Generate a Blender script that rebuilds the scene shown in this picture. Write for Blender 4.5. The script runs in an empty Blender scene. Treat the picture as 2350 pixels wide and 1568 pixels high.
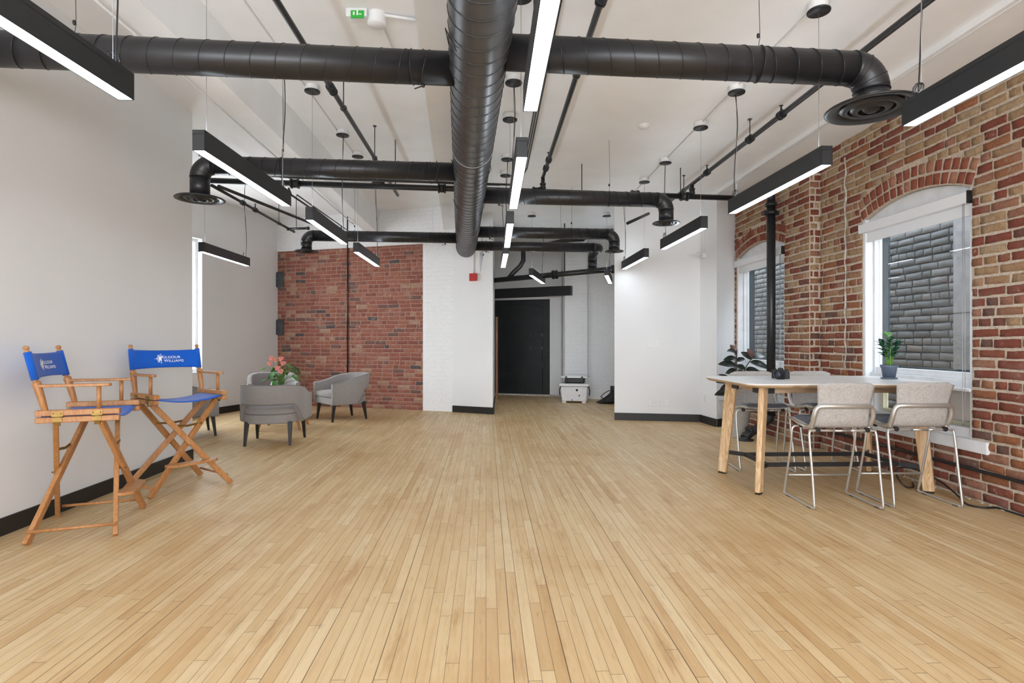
import bpy, bmesh, math, random
from mathutils import Vector, Matrix
random.seed(7)
PI = math.pi
S = bpy.context.scene
COL = S.collection

# ------------------------------------------------------------------ camera
CAMZ = 1.24
cd = bpy.data.cameras.new('camera'); cam = bpy.data.objects.new('camera', cd); COL.objects.link(cam)
cd.sensor_width = 36.0; cd.lens = 36.0 * 1300 / 2350.0; cd.clip_start = 0.05; cd.clip_end = 200
cam.location = (0, 0, CAMZ); cam.rotation_euler = (PI/2, 0, 0)
S.camera = cam
# ------------------------------------------------------------------ world, exposure
W = bpy.data.worlds.new('sky'); S.world = W; W.use_nodes = True
bg = W.node_tree.nodes['Background']; bg.inputs[0].default_value = (0.86, 0.92, 1.0, 1); bg.inputs[1].default_value = 9.0
S.view_settings.view_transform = 'Standard'; S.view_settings.look = 'None'
S.view_settings.exposure = 0.22; S.view_settings.gamma = 1.0
S.view_settings.use_curve_mapping = False
LAMP = 17.0; UPLAMP = 10.0           # radiance of the linear lamps
# daylight entering the big windows in the wall behind the camera
def window_light(name, loc, rot, sx, sy, e, col=(0.93, 0.96, 1.0)):
    l = bpy.data.lights.new(name, 'AREA'); l.shape = 'RECTANGLE'; l.size = sx; l.size_y = sy
    l.energy = e; l.color = col
    o = bpy.data.objects.new(name, l); COL.objects.link(o); o.location = loc; o.rotation_euler = rot
    return o
for i, x in enumerate((-2.2, 0.1, 2.4)):
    window_light('rear_window_daylight', (x, -3.1, 1.75), (PI/2, 0, 0), 1.5, 1.9, 60)
window_light('nook_window_daylight', (-5.50, 8.72, 1.83), (PI/2, 0, -PI/2+0.28+PI*0), 1.0, 2.0, 42)

# ------------------------------------------------------------------ node helpers
def newmat(name):
    m = bpy.data.materials.new(name); m.use_nodes = True
    nt = m.node_tree; b = nt.nodes['Principled BSDF']
    return m, nt, b
def N(nt, t, **kw):
    n = nt.nodes.new(t)
    for k, v in kw.items():
        if k.startswith('i_'):
            key = k[2:]
            n.inputs[int(key) if key.isdigit() else key].default_value = v
        else: setattr(n, k, v)
    return n
def lk(nt, a, b): nt.links.new(a, b)
def M_(nt, op, a, b=None, c=None):
    n = nt.nodes.new('ShaderNodeMath'); n.operation = op
    for i, v in enumerate((a, b, c)):
        if v is None: continue
        if isinstance(v, (int, float)): n.inputs[i].default_value = v
        else: nt.links.new(v, n.inputs[i])
    return n.outputs[0]
def ramp(nt, fac, stops, interp='LINEAR'):
    n = nt.nodes.new('ShaderNodeValToRGB'); n.color_ramp.interpolation = interp
    e = n.color_ramp.elements
    while len(e) > 1: e.remove(e[-1])
    e[0].position = stops[0][0]; e[0].color = (*stops[0][1], 1)
    for p, c in stops[1:]:
        x = e.new(p); x.color = (*c, 1)
    nt.links.new(fac, n.inputs[0]); return n.outputs[0]
def mixc(nt, f, a, b, mode='MIX'):
    n = nt.nodes.new('ShaderNodeMix'); n.data_type = 'RGBA'; n.blend_type = mode
    for s, v in ((n.inputs[0], f), (n.inputs[6], a), (n.inputs[7], b)):
        if isinstance(v, tuple): s.default_value = (*v, 1) if len(v) == 3 else v
        elif isinstance(v, (int, float)): s.default_value = v
        else: nt.links.new(v, s)
    return n.outputs[2]
def bump(nt, b, h, strength=0.3, dist=0.01):
    n = nt.nodes.new('ShaderNodeBump'); n.inputs['Strength'].default_value = strength; n.inputs['Distance'].default_value = dist
    nt.links.new(h, n.inputs['Height']); nt.links.new(n.outputs[0], b.inputs['Normal'])
def noise(nt, vec, scale, detail=4, rough=0.5):
    n = nt.nodes.new('ShaderNodeTexNoise'); n.inputs['Scale'].default_value = scale
    n.inputs['Detail'].default_value = detail; n.inputs['Roughness'].default_value = rough
    if vec is not None: nt.links.new(vec, n.inputs['Vector'])
    return n.outputs[0]
def coord(nt, kind='Object', scale=None, rot=None):
    t = nt.nodes.new('ShaderNodeTexCoord'); o = t.outputs[kind]
    if scale or rot:
        m = nt.nodes.new('ShaderNodeMapping')
        if scale: m.inputs['Scale'].default_value = scale
        if rot: m.inputs['Rotation'].default_value = rot
        nt.links.new(o, m.inputs[0]); o = m.outputs[0]
    return o
def flat(name, col, rough=0.5, metal=0.0, nscale=0, namt=0.08, bstr=0.0, spec=0.5):
    m, nt, b = newmat(name)
    b.inputs['Roughness'].default_value = rough; b.inputs['Metallic'].default_value = metal
    b.inputs['Specular IOR Level'].default_value = spec
    if nscale:
        f = noise(nt, coord(nt), nscale)
        lo = tuple(c*(1-namt) for c in col); hi = tuple(min(1, c*(1+namt)) for c in col)
        lk(nt, ramp(nt, f, [(0.3, lo), (0.7, hi)]), b.inputs['Base Color'])
        if bstr: bump(nt, b, f, bstr, 0.01)
    else: b.inputs['Base Color'].default_value = (*col, 1)
    return m
def wood(name, a, b_, c, scale=(2, 2, 18), rough=0.5, rings=6.0):
    """grain runs along the object's local axis that has the smallest scale"""
    m, nt, b = newmat(name); b.inputs['Roughness'].default_value = rough
    v = coord(nt, 'Object', scale)
    n1 = noise(nt, v, 3.0, 5, 0.6)
    w = N(nt, 'ShaderNodeTexNoise', i_Scale=rings, i_Detail=2.0, i_Distortion=1.2); lk(nt, v, w.inputs['Vector'])
    s = M_(nt, 'SINE', M_(nt, 'MULTIPLY', w.outputs[0], 40.0))
    f = M_(nt, 'ADD', M_(nt, 'MULTIPLY', n1, 0.75), M_(nt, 'MULTIPLY', s, 0.13))
    lk(nt, ramp(nt, f, [(0.2, a), (0.42, b_), (0.62, c)]), b.inputs['Base Color'])
    return m

# ------------------------------------------------------------------ materials
MAT = {}
def wallpaint():
    m, nt, b = newmat('white_wall_paint'); b.inputs['Roughness'].default_value = 0.62
    f = noise(nt, coord(nt), 1.3, 3); g = noise(nt, coord(nt), 160, 2)
    lk(nt, ramp(nt, f, [(0.3, (0.76, 0.76, 0.765)), (0.7, (0.79, 0.79, 0.79))]), b.inputs['Base Color'])
    bump(nt, b, g, 0.05, 0.003); return m
MAT['wall'] = wallpaint()
MAT['ceil'] = flat('white_ceiling_paint', (0.86, 0.86, 0.865), 0.75, 0, 2.5, 0.03, 0.06)
MAT['black'] = flat('black_satin_paint', (0.015, 0.015, 0.017), 0.42, 0, 30, 0.2)
MAT['pipe'] = flat('black_pipe_paint', (0.015, 0.016, 0.018), 0.38, 0, 25, 0.25)
MAT['duct'] = flat('black_duct_paint', (0.015, 0.015, 0.017), 0.38, 0.0, 6, 0.25)
MAT['maind'] = flat('dark_steel_duct', (0.085, 0.087, 0.093), 0.33, 0.45, 5, 0.12)
MAT['seam'] = flat('duct_seam', (0.02, 0.02, 0.022), 0.35, 0.2)
MAT['base'] = flat('black_baseboard', (0.014, 0.013, 0.012), 0.5)
MAT['house'] = flat('lamp_housing', (0.02, 0.022, 0.025), 0.5, 0, 40, 0.1)
MAT['white'] = flat('white_plastic', (0.78, 0.78, 0.78), 0.4)
MAT['whitewood'] = flat('white_painted_wood', (0.74, 0.755, 0.78), 0.45, 0, 9, 0.06, 0.08)
MAT['shade'] = flat('white_roller_fabric', (0.78, 0.80, 0.83), 0.8)
MAT['navy'] = flat('dark_blue_window_frame', (0.018, 0.03, 0.042), 0.5, 0, 8, 0.3)
MAT['brass'] = flat('brass', (0.27, 0.17, 0.055), 0.42, 0.9, 30, 0.2)
MAT['steel'] = flat('satin_nickel', (0.60, 0.59, 0.57), 0.38, 0.8)
MAT['wire'] = flat('steel_wire', (0.35, 0.35, 0.36), 0.4, 0.6)
MAT['cwood'] = wood('honey_beech', (0.37, 0.155, 0.048), (0.43, 0.195, 0.068), (0.48, 0.23, 0.09), (5, 5, 1), 0.42, 2.5)
MAT['ash'] = wood('light_ash', (0.50, 0.31, 0.15), (0.68, 0.47, 0.27), (0.78, 0.58, 0.37), (9, 9, 1.2), 0.5, 2.2)
MAT['ash_x'] = wood('light_ash_long', (0.36, 0.24, 0.14), (0.50, 0.35, 0.22), (0.58, 0.42, 0.28), (1.2, 9, 9), 0.5, 2.2)
MAT['brownwood'] = wood('brown_wood', (0.20, 0.08, 0.03), (0.33, 0.15, 0.06), (0.42, 0.21, 0.09), (8, 8, 1), 0.5)
MAT['top'] = flat('white_laminate', (0.88, 0.88, 0.88), 0.32)
MAT['legblack'] = flat('black_wood', (0.012, 0.011, 0.011), 0.35, 0, 30, 0.2)
MAT['blackpl'] = flat('black_plastic', (0.012, 0.012, 0.013), 0.45)
MAT['screen'] = flat('lens_glass', (0.01, 0.015, 0.04), 0.06, 0.2, spec=1.0)
MAT['red'] = flat('red_plastic', (0.50, 0.025, 0.018), 0.4)
MAT['soil'] = flat('potting_soil', (0.10, 0.045, 0.025), 0.9, 0, 60, 0.5, 0.6)
MAT['bluepot'] = flat('slate_blue_pot', (0.10, 0.13, 0.18), 0.45, 0, 20, 0.08)
MAT['whitepot'] = flat('pale_pot', (0.66, 0.68, 0.72), 0.35)
MAT['stem'] = flat('green_stem', (0.10, 0.24, 0.03), 0.5)
MAT['brownstem'] = flat('dark_stem', (0.03, 0.025, 0.02), 0.6)
MAT['leaf'] = flat('glossy_green_leaf', (0.05, 0.20, 0.03), 0.3, 0, 25, 0.35)
MAT['zz'] = flat('deep_green_leaf', (0.015, 0.10, 0.045), 0.25, 0, 25, 0.4)
MAT['zznew'] = flat('young_green_leaf', (0.10, 0.34, 0.03), 0.35)
MAT['rubber'] = flat('rubber_plant_leaf', (0.022, 0.028, 0.022), 0.28, 0, 14, 0.4)
MAT['rubberb'] = flat('burgundy_leaf', (0.13, 0.06, 0.045), 0.4, 0, 14, 0.3)
MAT['pink'] = flat('pink_spathe', (0.75, 0.22, 0.20), 0.4, 0, 20, 0.2)
MAT['spadix'] = flat('yellow_spadix', (0.75, 0.55, 0.12), 0.5)
MAT['concrete'] = flat('pale_concrete', (0.30, 0.30, 0.325), 0.85, 0, 10, 0.15, 0.3)
MAT['bag'] = flat('black_nylon', (0.010, 0.010, 0.012), 0.55, 0, 40, 0.3, 0.3)
MAT['green'] = flat('green_label', (0.03, 0.42, 0.05), 0.4)
MAT['logo'] = flat('white_print', (0.88, 0.88, 0.9), 0.6)
MAT['doorblack'] = flat('black_iron_door', (0.011, 0.015, 0.016), 0.42, 0.1, 5, 0.35, 0.12)
MAT['iron'] = flat('grey_iron', (0.085, 0.09, 0.10), 0.5, 0.4, 20, 0.3, 0.2)
MAT['yframe'] = flat('cream_window_frame', (0.58, 0.55, 0.40), 0.5)
MAT['debris'] = flat('rough_mortar', (0.50, 0.46, 0.41), 0.9, 0, 30, 0.3, 0.8)
MAT['slot'] = flat('dark_slot', (0.05, 0.05, 0.05), 0.6)

def lampmat(name, st):
    m = bpy.data.materials.new(name); m.use_nodes = True; nt = m.node_tree
    nt.nodes.clear(); o = nt.nodes.new('ShaderNodeOutputMaterial'); e = nt.nodes.new('ShaderNodeEmission')
    e.inputs[0].default_value = (0.82, 0.915, 1.0, 1); e.inputs[1].default_value = st
    nt.links.new(e.outputs[0], o.inputs[0]); return m
MAT['lamp'] = lampmat('lamp_diffuser', LAMP)
MAT['uplamp'] = lampmat('lamp_uplight', UPLAMP)
def glassmat(name, tint, refl=0.08):
    m = bpy.data.materials.new(name); m.use_nodes = True; nt = m.node_tree; nt.nodes.clear()
    o = nt.nodes.new('ShaderNodeOutputMaterial'); t = nt.nodes.new('ShaderNodeBsdfTransparent'); t.inputs[0].default_value = (*tint, 1)
    g = nt.nodes.new('ShaderNodeBsdfGlossy'); g.inputs['Roughness'].default_value = 0.02
    f = nt.nodes.new('ShaderNodeFresnel'); f.inputs[0].default_value = 1.5
    mx = nt.nodes.new('ShaderNodeMixShader')
    nt.links.new(M_(nt, 'MULTIPLY', f.outputs[0], refl), mx.inputs[0]); nt.links.new(t.outputs[0], mx.inputs[1]); nt.links.new(g.outputs[0], mx.inputs[2])
    nt.links.new(mx.outputs[0], o.inputs[0]); return m
MAT['glass'] = glassmat('window_glass', (0.93, 0.96, 0.96))
def frosted():
    m, nt, b = newmat('obscure_glass'); b.inputs['Base Color'].default_value = (0.45, 0.50, 0.55, 1); b.inputs['Roughness'].default_value = 0.3; b.inputs['Transmission Weight'].default_value = 0.75; b.inputs['Base Color'].default_value = (0.72, 0.80, 0.92, 1)
    bump(nt, b, noise(nt, coord(nt), 120, 2), 0.3, 0.004); return m
MAT['frost'] = frosted()

def floormat():
    m, nt, b = newmat('maple_strip_floor')
    v = coord(nt, 'Object', None, None)
    r = nt.nodes.new('ShaderNodeMapping'); r.inputs['Rotation'].default_value = (0, 0, -0.046); lk(nt, v, r.inputs[0]); v = r.outputs[0]
    s = nt.nodes.new('ShaderNodeSeparateXYZ'); lk(nt, v, s.inputs[0]); x, y = s.outputs[0], s.outputs[1]
    bw = 0.0515
    xr = M_(nt, 'DIVIDE', x, bw); row = M_(nt, 'FLOOR', xr); fx = M_(nt, 'FRACT', xr)
    wn = N(nt, 'ShaderNodeTexWhiteNoise', noise_dimensions='1D'); lk(nt, row, wn.inputs['W'])
    ln = M_(nt, 'ADD', 0.55, M_(nt, 'MULTIPLY', wn.outputs[0], 0.9))
    yy = M_(nt, 'ADD', M_(nt, 'DIVIDE', y, ln), M_(nt, 'MULTIPLY', wn.outputs[0], 37.0))
    seg = M_(nt, 'FLOOR', yy); fy = M_(nt, 'FRACT', yy)
    cx = nt.nodes.new('ShaderNodeCombineXYZ'); lk(nt, row, cx.inputs[0]); lk(nt, seg, cx.inputs[1])
    w2 = N(nt, 'ShaderNodeTexWhiteNoise', noise_dimensions='2D'); lk(nt, cx.outputs[0], w2.inputs['Vector'])
    idr = w2.outputs[0]
    base = ramp(nt, idr, [(0.0, (0.52, 0.335, 0.155)), (0.10, (0.58, 0.40, 0.205)), (0.5, (0.615, 0.440, 0.235)), (0.8, (0.64, 0.475, 0.265)), (1.0, (0.67, 0.515, 0.305))])
    # grain, offset per board
    gv = nt.nodes.new('ShaderNodeVectorMath'); gv.operation = 'MULTIPLY_ADD'
    off = nt.nodes.new('ShaderNodeVectorMath'); off.operation = 'SCALE'; lk(nt, w2.outputs['Color'], off.inputs[0]); off.inputs['Scale'].default_value = 30
    lk(nt, v, gv.inputs[0]); gv.inputs[1].default_value = (45, 2.6, 1); lk(nt, off.outputs[0], gv.inputs[2])
    g1 = noise(nt, gv.outputs[0], 1.0, 6, 0.65)
    c1 = mixc(nt, M_(nt, 'MULTIPLY', ramp(nt, g1, [(0.47, (0, 0, 0)), (0.68, (1, 1, 1))]), 0.36), base, (0.42, 0.24, 0.09))
    # wear stains
    st = noise(nt, v, 0.9, 5, 0.65)
    sv = nt.nodes.new('ShaderNodeMapping'); sv.inputs['Scale'].default_value = (9, 1.1, 1); lk(nt, v, sv.inputs[0])
    st2 = noise(nt, sv.outputs[0], 1.3, 4, 0.7)
    c2 = mixc(nt, M_(nt, 'MULTIPLY', ramp(nt, st, [(0.49, (0, 0, 0)), (0.66, (1, 1, 1))]), 0.50), c1, (0.46, 0.26, 0.095))
    c2 = mixc(nt, M_(nt, 'MULTIPLY', ramp(nt, st2, [(0.55, (0, 0, 0)), (0.70, (1, 1, 1))]), 0.60), c2, (0.38, 0.20, 0.07))
    sv2 = nt.nodes.new('ShaderNodeMapping'); sv2.inputs['Scale'].default_value = (16, 2.2, 1); lk(nt, v, sv2.inputs[0])
    st3 = noise(nt, sv2.outputs[0], 1.7, 6, 0.75)
    c2 = mixc(nt, M_(nt, 'MULTIPLY', ramp(nt, st3, [(0.61, (0, 0, 0)), (0.70, (1, 1, 1))]), 0.55), c2, (0.22, 0.12, 0.05))
    # gaps
    ex = M_(nt, 'MINIMUM', fx, M_(nt, 'SUBTRACT', 1.0, fx))
    ey = M_(nt, 'MULTIPLY', M_(nt, 'MINIMUM', fy, M_(nt, 'SUBTRACT', 1.0, fy)), ln)
    w3 = N(nt, 'ShaderNodeTexWhiteNoise', noise_dimensions='1D'); lk(nt, M_(nt, 'FLOOR', M_(nt, 'ADD', xr, 0.5)), w3.inputs['W'])
    gw = M_(nt, 'ADD', 0.017, M_(nt, 'MULTIPLY', M_(nt, 'POWER', w3.outputs[0], 5.0), 0.030))
    gx = M_(nt, 'LESS_THAN', ex, gw); gy = M_(nt, 'LESS_THAN', ey, 0.0016)
    gap = M_(nt, 'MAXIMUM', gx, M_(nt, 'MULTIPLY', gy, 0.75))
    c3 = mixc(nt, M_(nt, 'MULTIPLY', gap, 0.88), c2, (0.07, 0.04, 0.018))
    lk(nt, c3, b.inputs['Base Color'])
    lk(nt, M_(nt, 'ADD', 0.36, M_(nt, 'MULTIPLY', g1, 0.14)), b.inputs['Roughness'])
    b.inputs['Specular IOR Level'].default_value = 0.35
    h = M_(nt, 'ADD', M_(nt, 'MULTIPLY', M_(nt, 'SUBTRACT', 1.0, gap), 1.0), M_(nt, 'MULTIPLY', idr, 0.25))
    bump(nt, b, h, 0.25, 0.002); return m
MAT['floor'] = floormat()

def brickmat(name, up, low, zsplit=None, bstr=0.5, zw=0.9):
    m, nt, b = newmat(name); b.inputs['Roughness'].default_value = 0.85
    g = nt.nodes.new('ShaderNodeNewGeometry'); rnd = g.outputs['Random Per Island']
    c = ramp(nt, rnd, up, 'CONSTANT')
    if low:
        c2 = ramp(nt, rnd, low, 'CONSTANT')
        s = nt.nodes.new('ShaderNodeSeparateXYZ'); lk(nt, g.outputs['Position'], s.inputs[0])
        jit = M_(nt, 'MULTIPLY', M_(nt, 'SUBTRACT', M_(nt, 'FRACT', M_(nt, 'MULTIPLY', rnd, 57.3)), 0.5), 1.2)
        mr = nt.nodes.new('ShaderNodeMapRange'); lk(nt, M_(nt, 'ADD', s.outputs[2], jit), mr.inputs[0])
        mr.inputs[1].default_value = zsplit - zw/2; mr.inputs[2].default_value = zsplit + zw/2
        c = mixc(nt, mr.outputs[0], c2, c)
    v = coord(nt)
    n1 = noise(nt, v, 22, 5, 0.7); n2 = noise(nt, v, 90, 4, 0.7); n3 = noise(nt, v, 4, 3)
    c = mixc(nt, M_(nt, 'MULTIPLY', ramp(nt, n1, [(0.35, (1, 1, 1)), (0.55, (0, 0, 0))]), 0.35), c, (0.22, 0.085, 0.045), 'MULTIPLY' if False else 'MIX')
    c = mixc(nt, M_(nt, 'MULTIPLY', ramp(nt, n2, [(0.60, (0, 0, 0)), (0.75, (1, 1, 1))]), 0.45), c, (0.60, 0.50, 0.42))
    c = mixc(nt, M_(nt, 'MULTIPLY', ramp(nt, n3, [(0.55, (0, 0, 0)), (0.8, (1, 1, 1))]), 0.3), c, (0.50, 0.40, 0.33))
    lk(nt, c, b.inputs['Base Color'])
    n6 = noise(nt, v, 11, 6, 0.75)
    c = mixc(nt, M_(nt, 'MULTIPLY', ramp(nt, n6, [(0.60, (0, 0, 0)), (0.66, (1, 1, 1))]), 0.5), c, (0.60, 0.52, 0.44)); lk(nt, c, b.inputs['Base Color'])
    h = M_(nt, 'ADD', M_(nt, 'MULTIPLY', n1, 0.8), M_(nt, 'MULTIPLY', n2, 0.9))
    bump(nt, b, h, min(1.0, bstr*1.7), 0.025); return m
TAN = (0.56, 0.365, 0.20); TAN2 = (0.61, 0.43, 0.265); ORA = (0.44, 0.165, 0.068); RED = (0.33, 0.085, 0.047); RED2 = (0.31, 0.075, 0.045); BRN = (0.20, 0.10, 0.075); PNK = (0.46, 0.21, 0.13)
MAT['brickR'] = brickmat('mixed_red_and_buff_brick',
    [(0, TAN), (0.22, TAN2), (0.36, RED), (0.50, PNK), (0.60, TAN), (0.78, RED2), (0.92, ORA)],
    [(0, RED), (0.20, ORA), (0.38, RED2), (0.55, PNK), (0.68, RED), (0.82, BRN), (0.93, TAN)], 1.75, 0.8)
MAT['archR'] = brickmat('red_arch_brick', [(0, RED), (0.4, RED2), (0.6, PNK), (0.8, RED), (0.92, TAN)], None, bstr=0.45)
D1 = (0.31, 0.105, 0.07); D2 = (0.34, 0.13, 0.088); D3 = (0.25, 0.085, 0.062); D4 = (0.17, 0.095, 0.08); D5 = (0.40, 0.24, 0.16); D6 = (0.08, 0.07, 0.07)
MAT['brickB'] = brickmat('dark_red_brick', [(0, D1), (0.34, D2), (0.64, D3), (0.82, D4), (0.90, D5), (0.98, D6)], None, bstr=0.3)
G1 = (0.14, 0.143, 0.152); G2 = (0.18, 0.18, 0.19); G3 = (0.11, 0.115, 0.125)
def greybrick():
    m, nt, b = newmat('grey_painted_brick'); b.inputs['Roughness'].default_value = 0.9
    g = nt.nodes.new('ShaderNodeNewGeometry')
    n2 = noise(nt, coord(nt), 70, 4, 0.7)
    c = ramp(nt, g.outputs['Random Per Island'], [(0, G1), (0.4, G2), (0.75, G3), (0.9, (0.22, 0.20, 0.195))], 'CONSTANT')
    c = mixc(nt, M_(nt, 'MULTIPLY', n2, 0.4), c, (0.20, 0.205, 0.21)); lk(nt, c, b.inputs['Base Color'])
    bump(nt, b, n2, 0.5, 0.01); return m
MAT['brickG'] = greybrick()
def mortar(name, a, c):
    m, nt, b = newmat(name); b.inputs['Roughness'].default_value = 0.95
    n = noise(nt, coord(nt), 45, 5, 0.7); lk(nt, ramp(nt, n, [(0.3, a), (0.7, c)]), b.inputs['Base Color']); bump(nt, b, n, 0.8, 0.01); return m
MAT['mortR'] = mortar('cream_mortar', (0.44, 0.34, 0.25), (0.70, 0.61, 0.51))
MAT['mortB'] = mortar('pale_mortar', (0.30, 0.15, 0.11), (0.46, 0.31, 0.25))
MAT['mortG'] = mortar('dark_mortar', (0.03, 0.032, 0.036), (0.07, 0.072, 0.08))
def whitebrick():
    m, nt, b = newmat('white_painted_brick'); b.inputs['Roughness'].default_value = 0.7
    v = coord(nt); s = nt.nodes.new('ShaderNodeSeparateXYZ'); lk(nt, v, s.inputs[0])
    cx = nt.nodes.new('ShaderNodeCombineXYZ'); lk(nt, s.outputs[0], cx.inputs[0]); lk(nt, s.outputs[2], cx.inputs[1])
    # wobble the courses a little
    nz = N(nt, 'ShaderNodeTexNoise', i_Scale=6.0, i_Detail=3.0); lk(nt, v, nz.inputs['Vector'])
    va = nt.nodes.new('ShaderNodeVectorMath'); va.operation = 'MULTIPLY_ADD'; lk(nt, nz.outputs['Color'], va.inputs[0]); va.inputs[1].default_value = (0.012, 0.012, 0); lk(nt, cx.outputs[0], va.inputs[2])
    br = N(nt, 'ShaderNodeTexBrick'); lk(nt, va.outputs[0], br.inputs['Vector'])
    br.inputs['Scale'].default_value = 1.0; br.inputs['Brick Width'].default_value = 0.23; br.inputs['Row Height'].default_value = 0.078
    br.inputs['Mortar Size'].default_value = 0.006; br.inputs['Mortar Smooth'].default_value = 0.6
    n = noise(nt, v, 35, 4, 0.7); n4 = noise(nt, v, 7, 6, 0.75)
    col = ramp(nt, n, [(0.25, (0.76, 0.76, 0.76)), (0.6, (0.84, 0.84, 0.845))])
    chip = M_(nt, 'MULTIPLY', ramp(nt, n4, [(0.68, (0, 0, 0)), (0.73, (1, 1, 1))]), 0.65)
    lk(nt, mixc(nt, chip, col, (0.36, 0.34, 0.32)), b.inputs['Base Color'])
    h = M_(nt, 'SUBTRACT', M_(nt, 'MULTIPLY', n, 0.5), br.outputs['Fac']); bump(nt, b, h, 0.42, 0.008); return m
MAT['wbrick'] = whitebrick()
def fabric(name, a, c, scale=220, rough=0.95, st=0.35):
    m, nt, b = newmat(name); b.inputs['Roughness'].default_value = rough; b.inputs['Specular IOR Level'].default_value = 0.2
    v = coord(nt)
    n1 = noise(nt, coord(nt, 'Object', (1, 1, 6)), scale, 2); n2 = noise(nt, coord(nt, 'Object', (6, 6, 1)), scale, 2)
    f = M_(nt, 'MULTIPLY', M_(nt, 'ADD', n1, n2), 0.5)
    lk(nt, ramp(nt, f, [(0.38, a), (0.62, c)]), b.inputs['Base Color']); bump(nt, b, f, st, 0.003)
    b.inputs['Sheen Weight'].default_value = 0.25; return m
MAT['grey'] = fabric('grey_tweed', (0.205, 0.185, 0.175), (0.36, 0.33, 0.32), 110)
MAT['pipeing'] = flat('dark_grey_piping', (0.15, 0.14, 0.14), 0.9)
MAT['cushion'] = fabric('charcoal_wool', (0.075, 0.083, 0.10), (0.125, 0.135, 0.155))
MAT['blue'] = fabric('royal_blue_canvas', (0.0, 0.075, 0.42), (0.006, 0.11, 0.55), 300, 0.75, 0.15)
def felt():
    m, nt, b = newmat('speckled_grey_felt'); b.inputs['Roughness'].default_value = 0.95
    v = coord(nt); n = N(nt, 'ShaderNodeTexNoise', i_Scale=95.0, i_Detail=3.0, i_Distortion=2.5, i_Roughness=0.7); lk(nt, v, n.inputs['Vector'])
    lk(nt, ramp(nt, n.outputs[0], [(0.34, (0.20, 0.18, 0.17)), (0.45, (0.40, 0.37, 0.345)), (0.6, (0.52, 0.495, 0.465))]), b.inputs['Base Color'])
    bump(nt, b, n.outputs[0], 0.3, 0.003); return m
MAT['felt'] = felt()
def ribpot():
    m, nt, b = newmat('ribbed_sandy_stoneware'); b.inputs['Roughness'].default_value = 0.9
    n = noise(nt, coord(nt), 60, 3); lk(nt, ramp(nt, n, [(0.3, (0.36, 0.33, 0.29)), (0.7, (0.50, 0.47, 0.43))]), b.inputs['Base Color']); return m
MAT['ribpot'] = ribpot()

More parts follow.
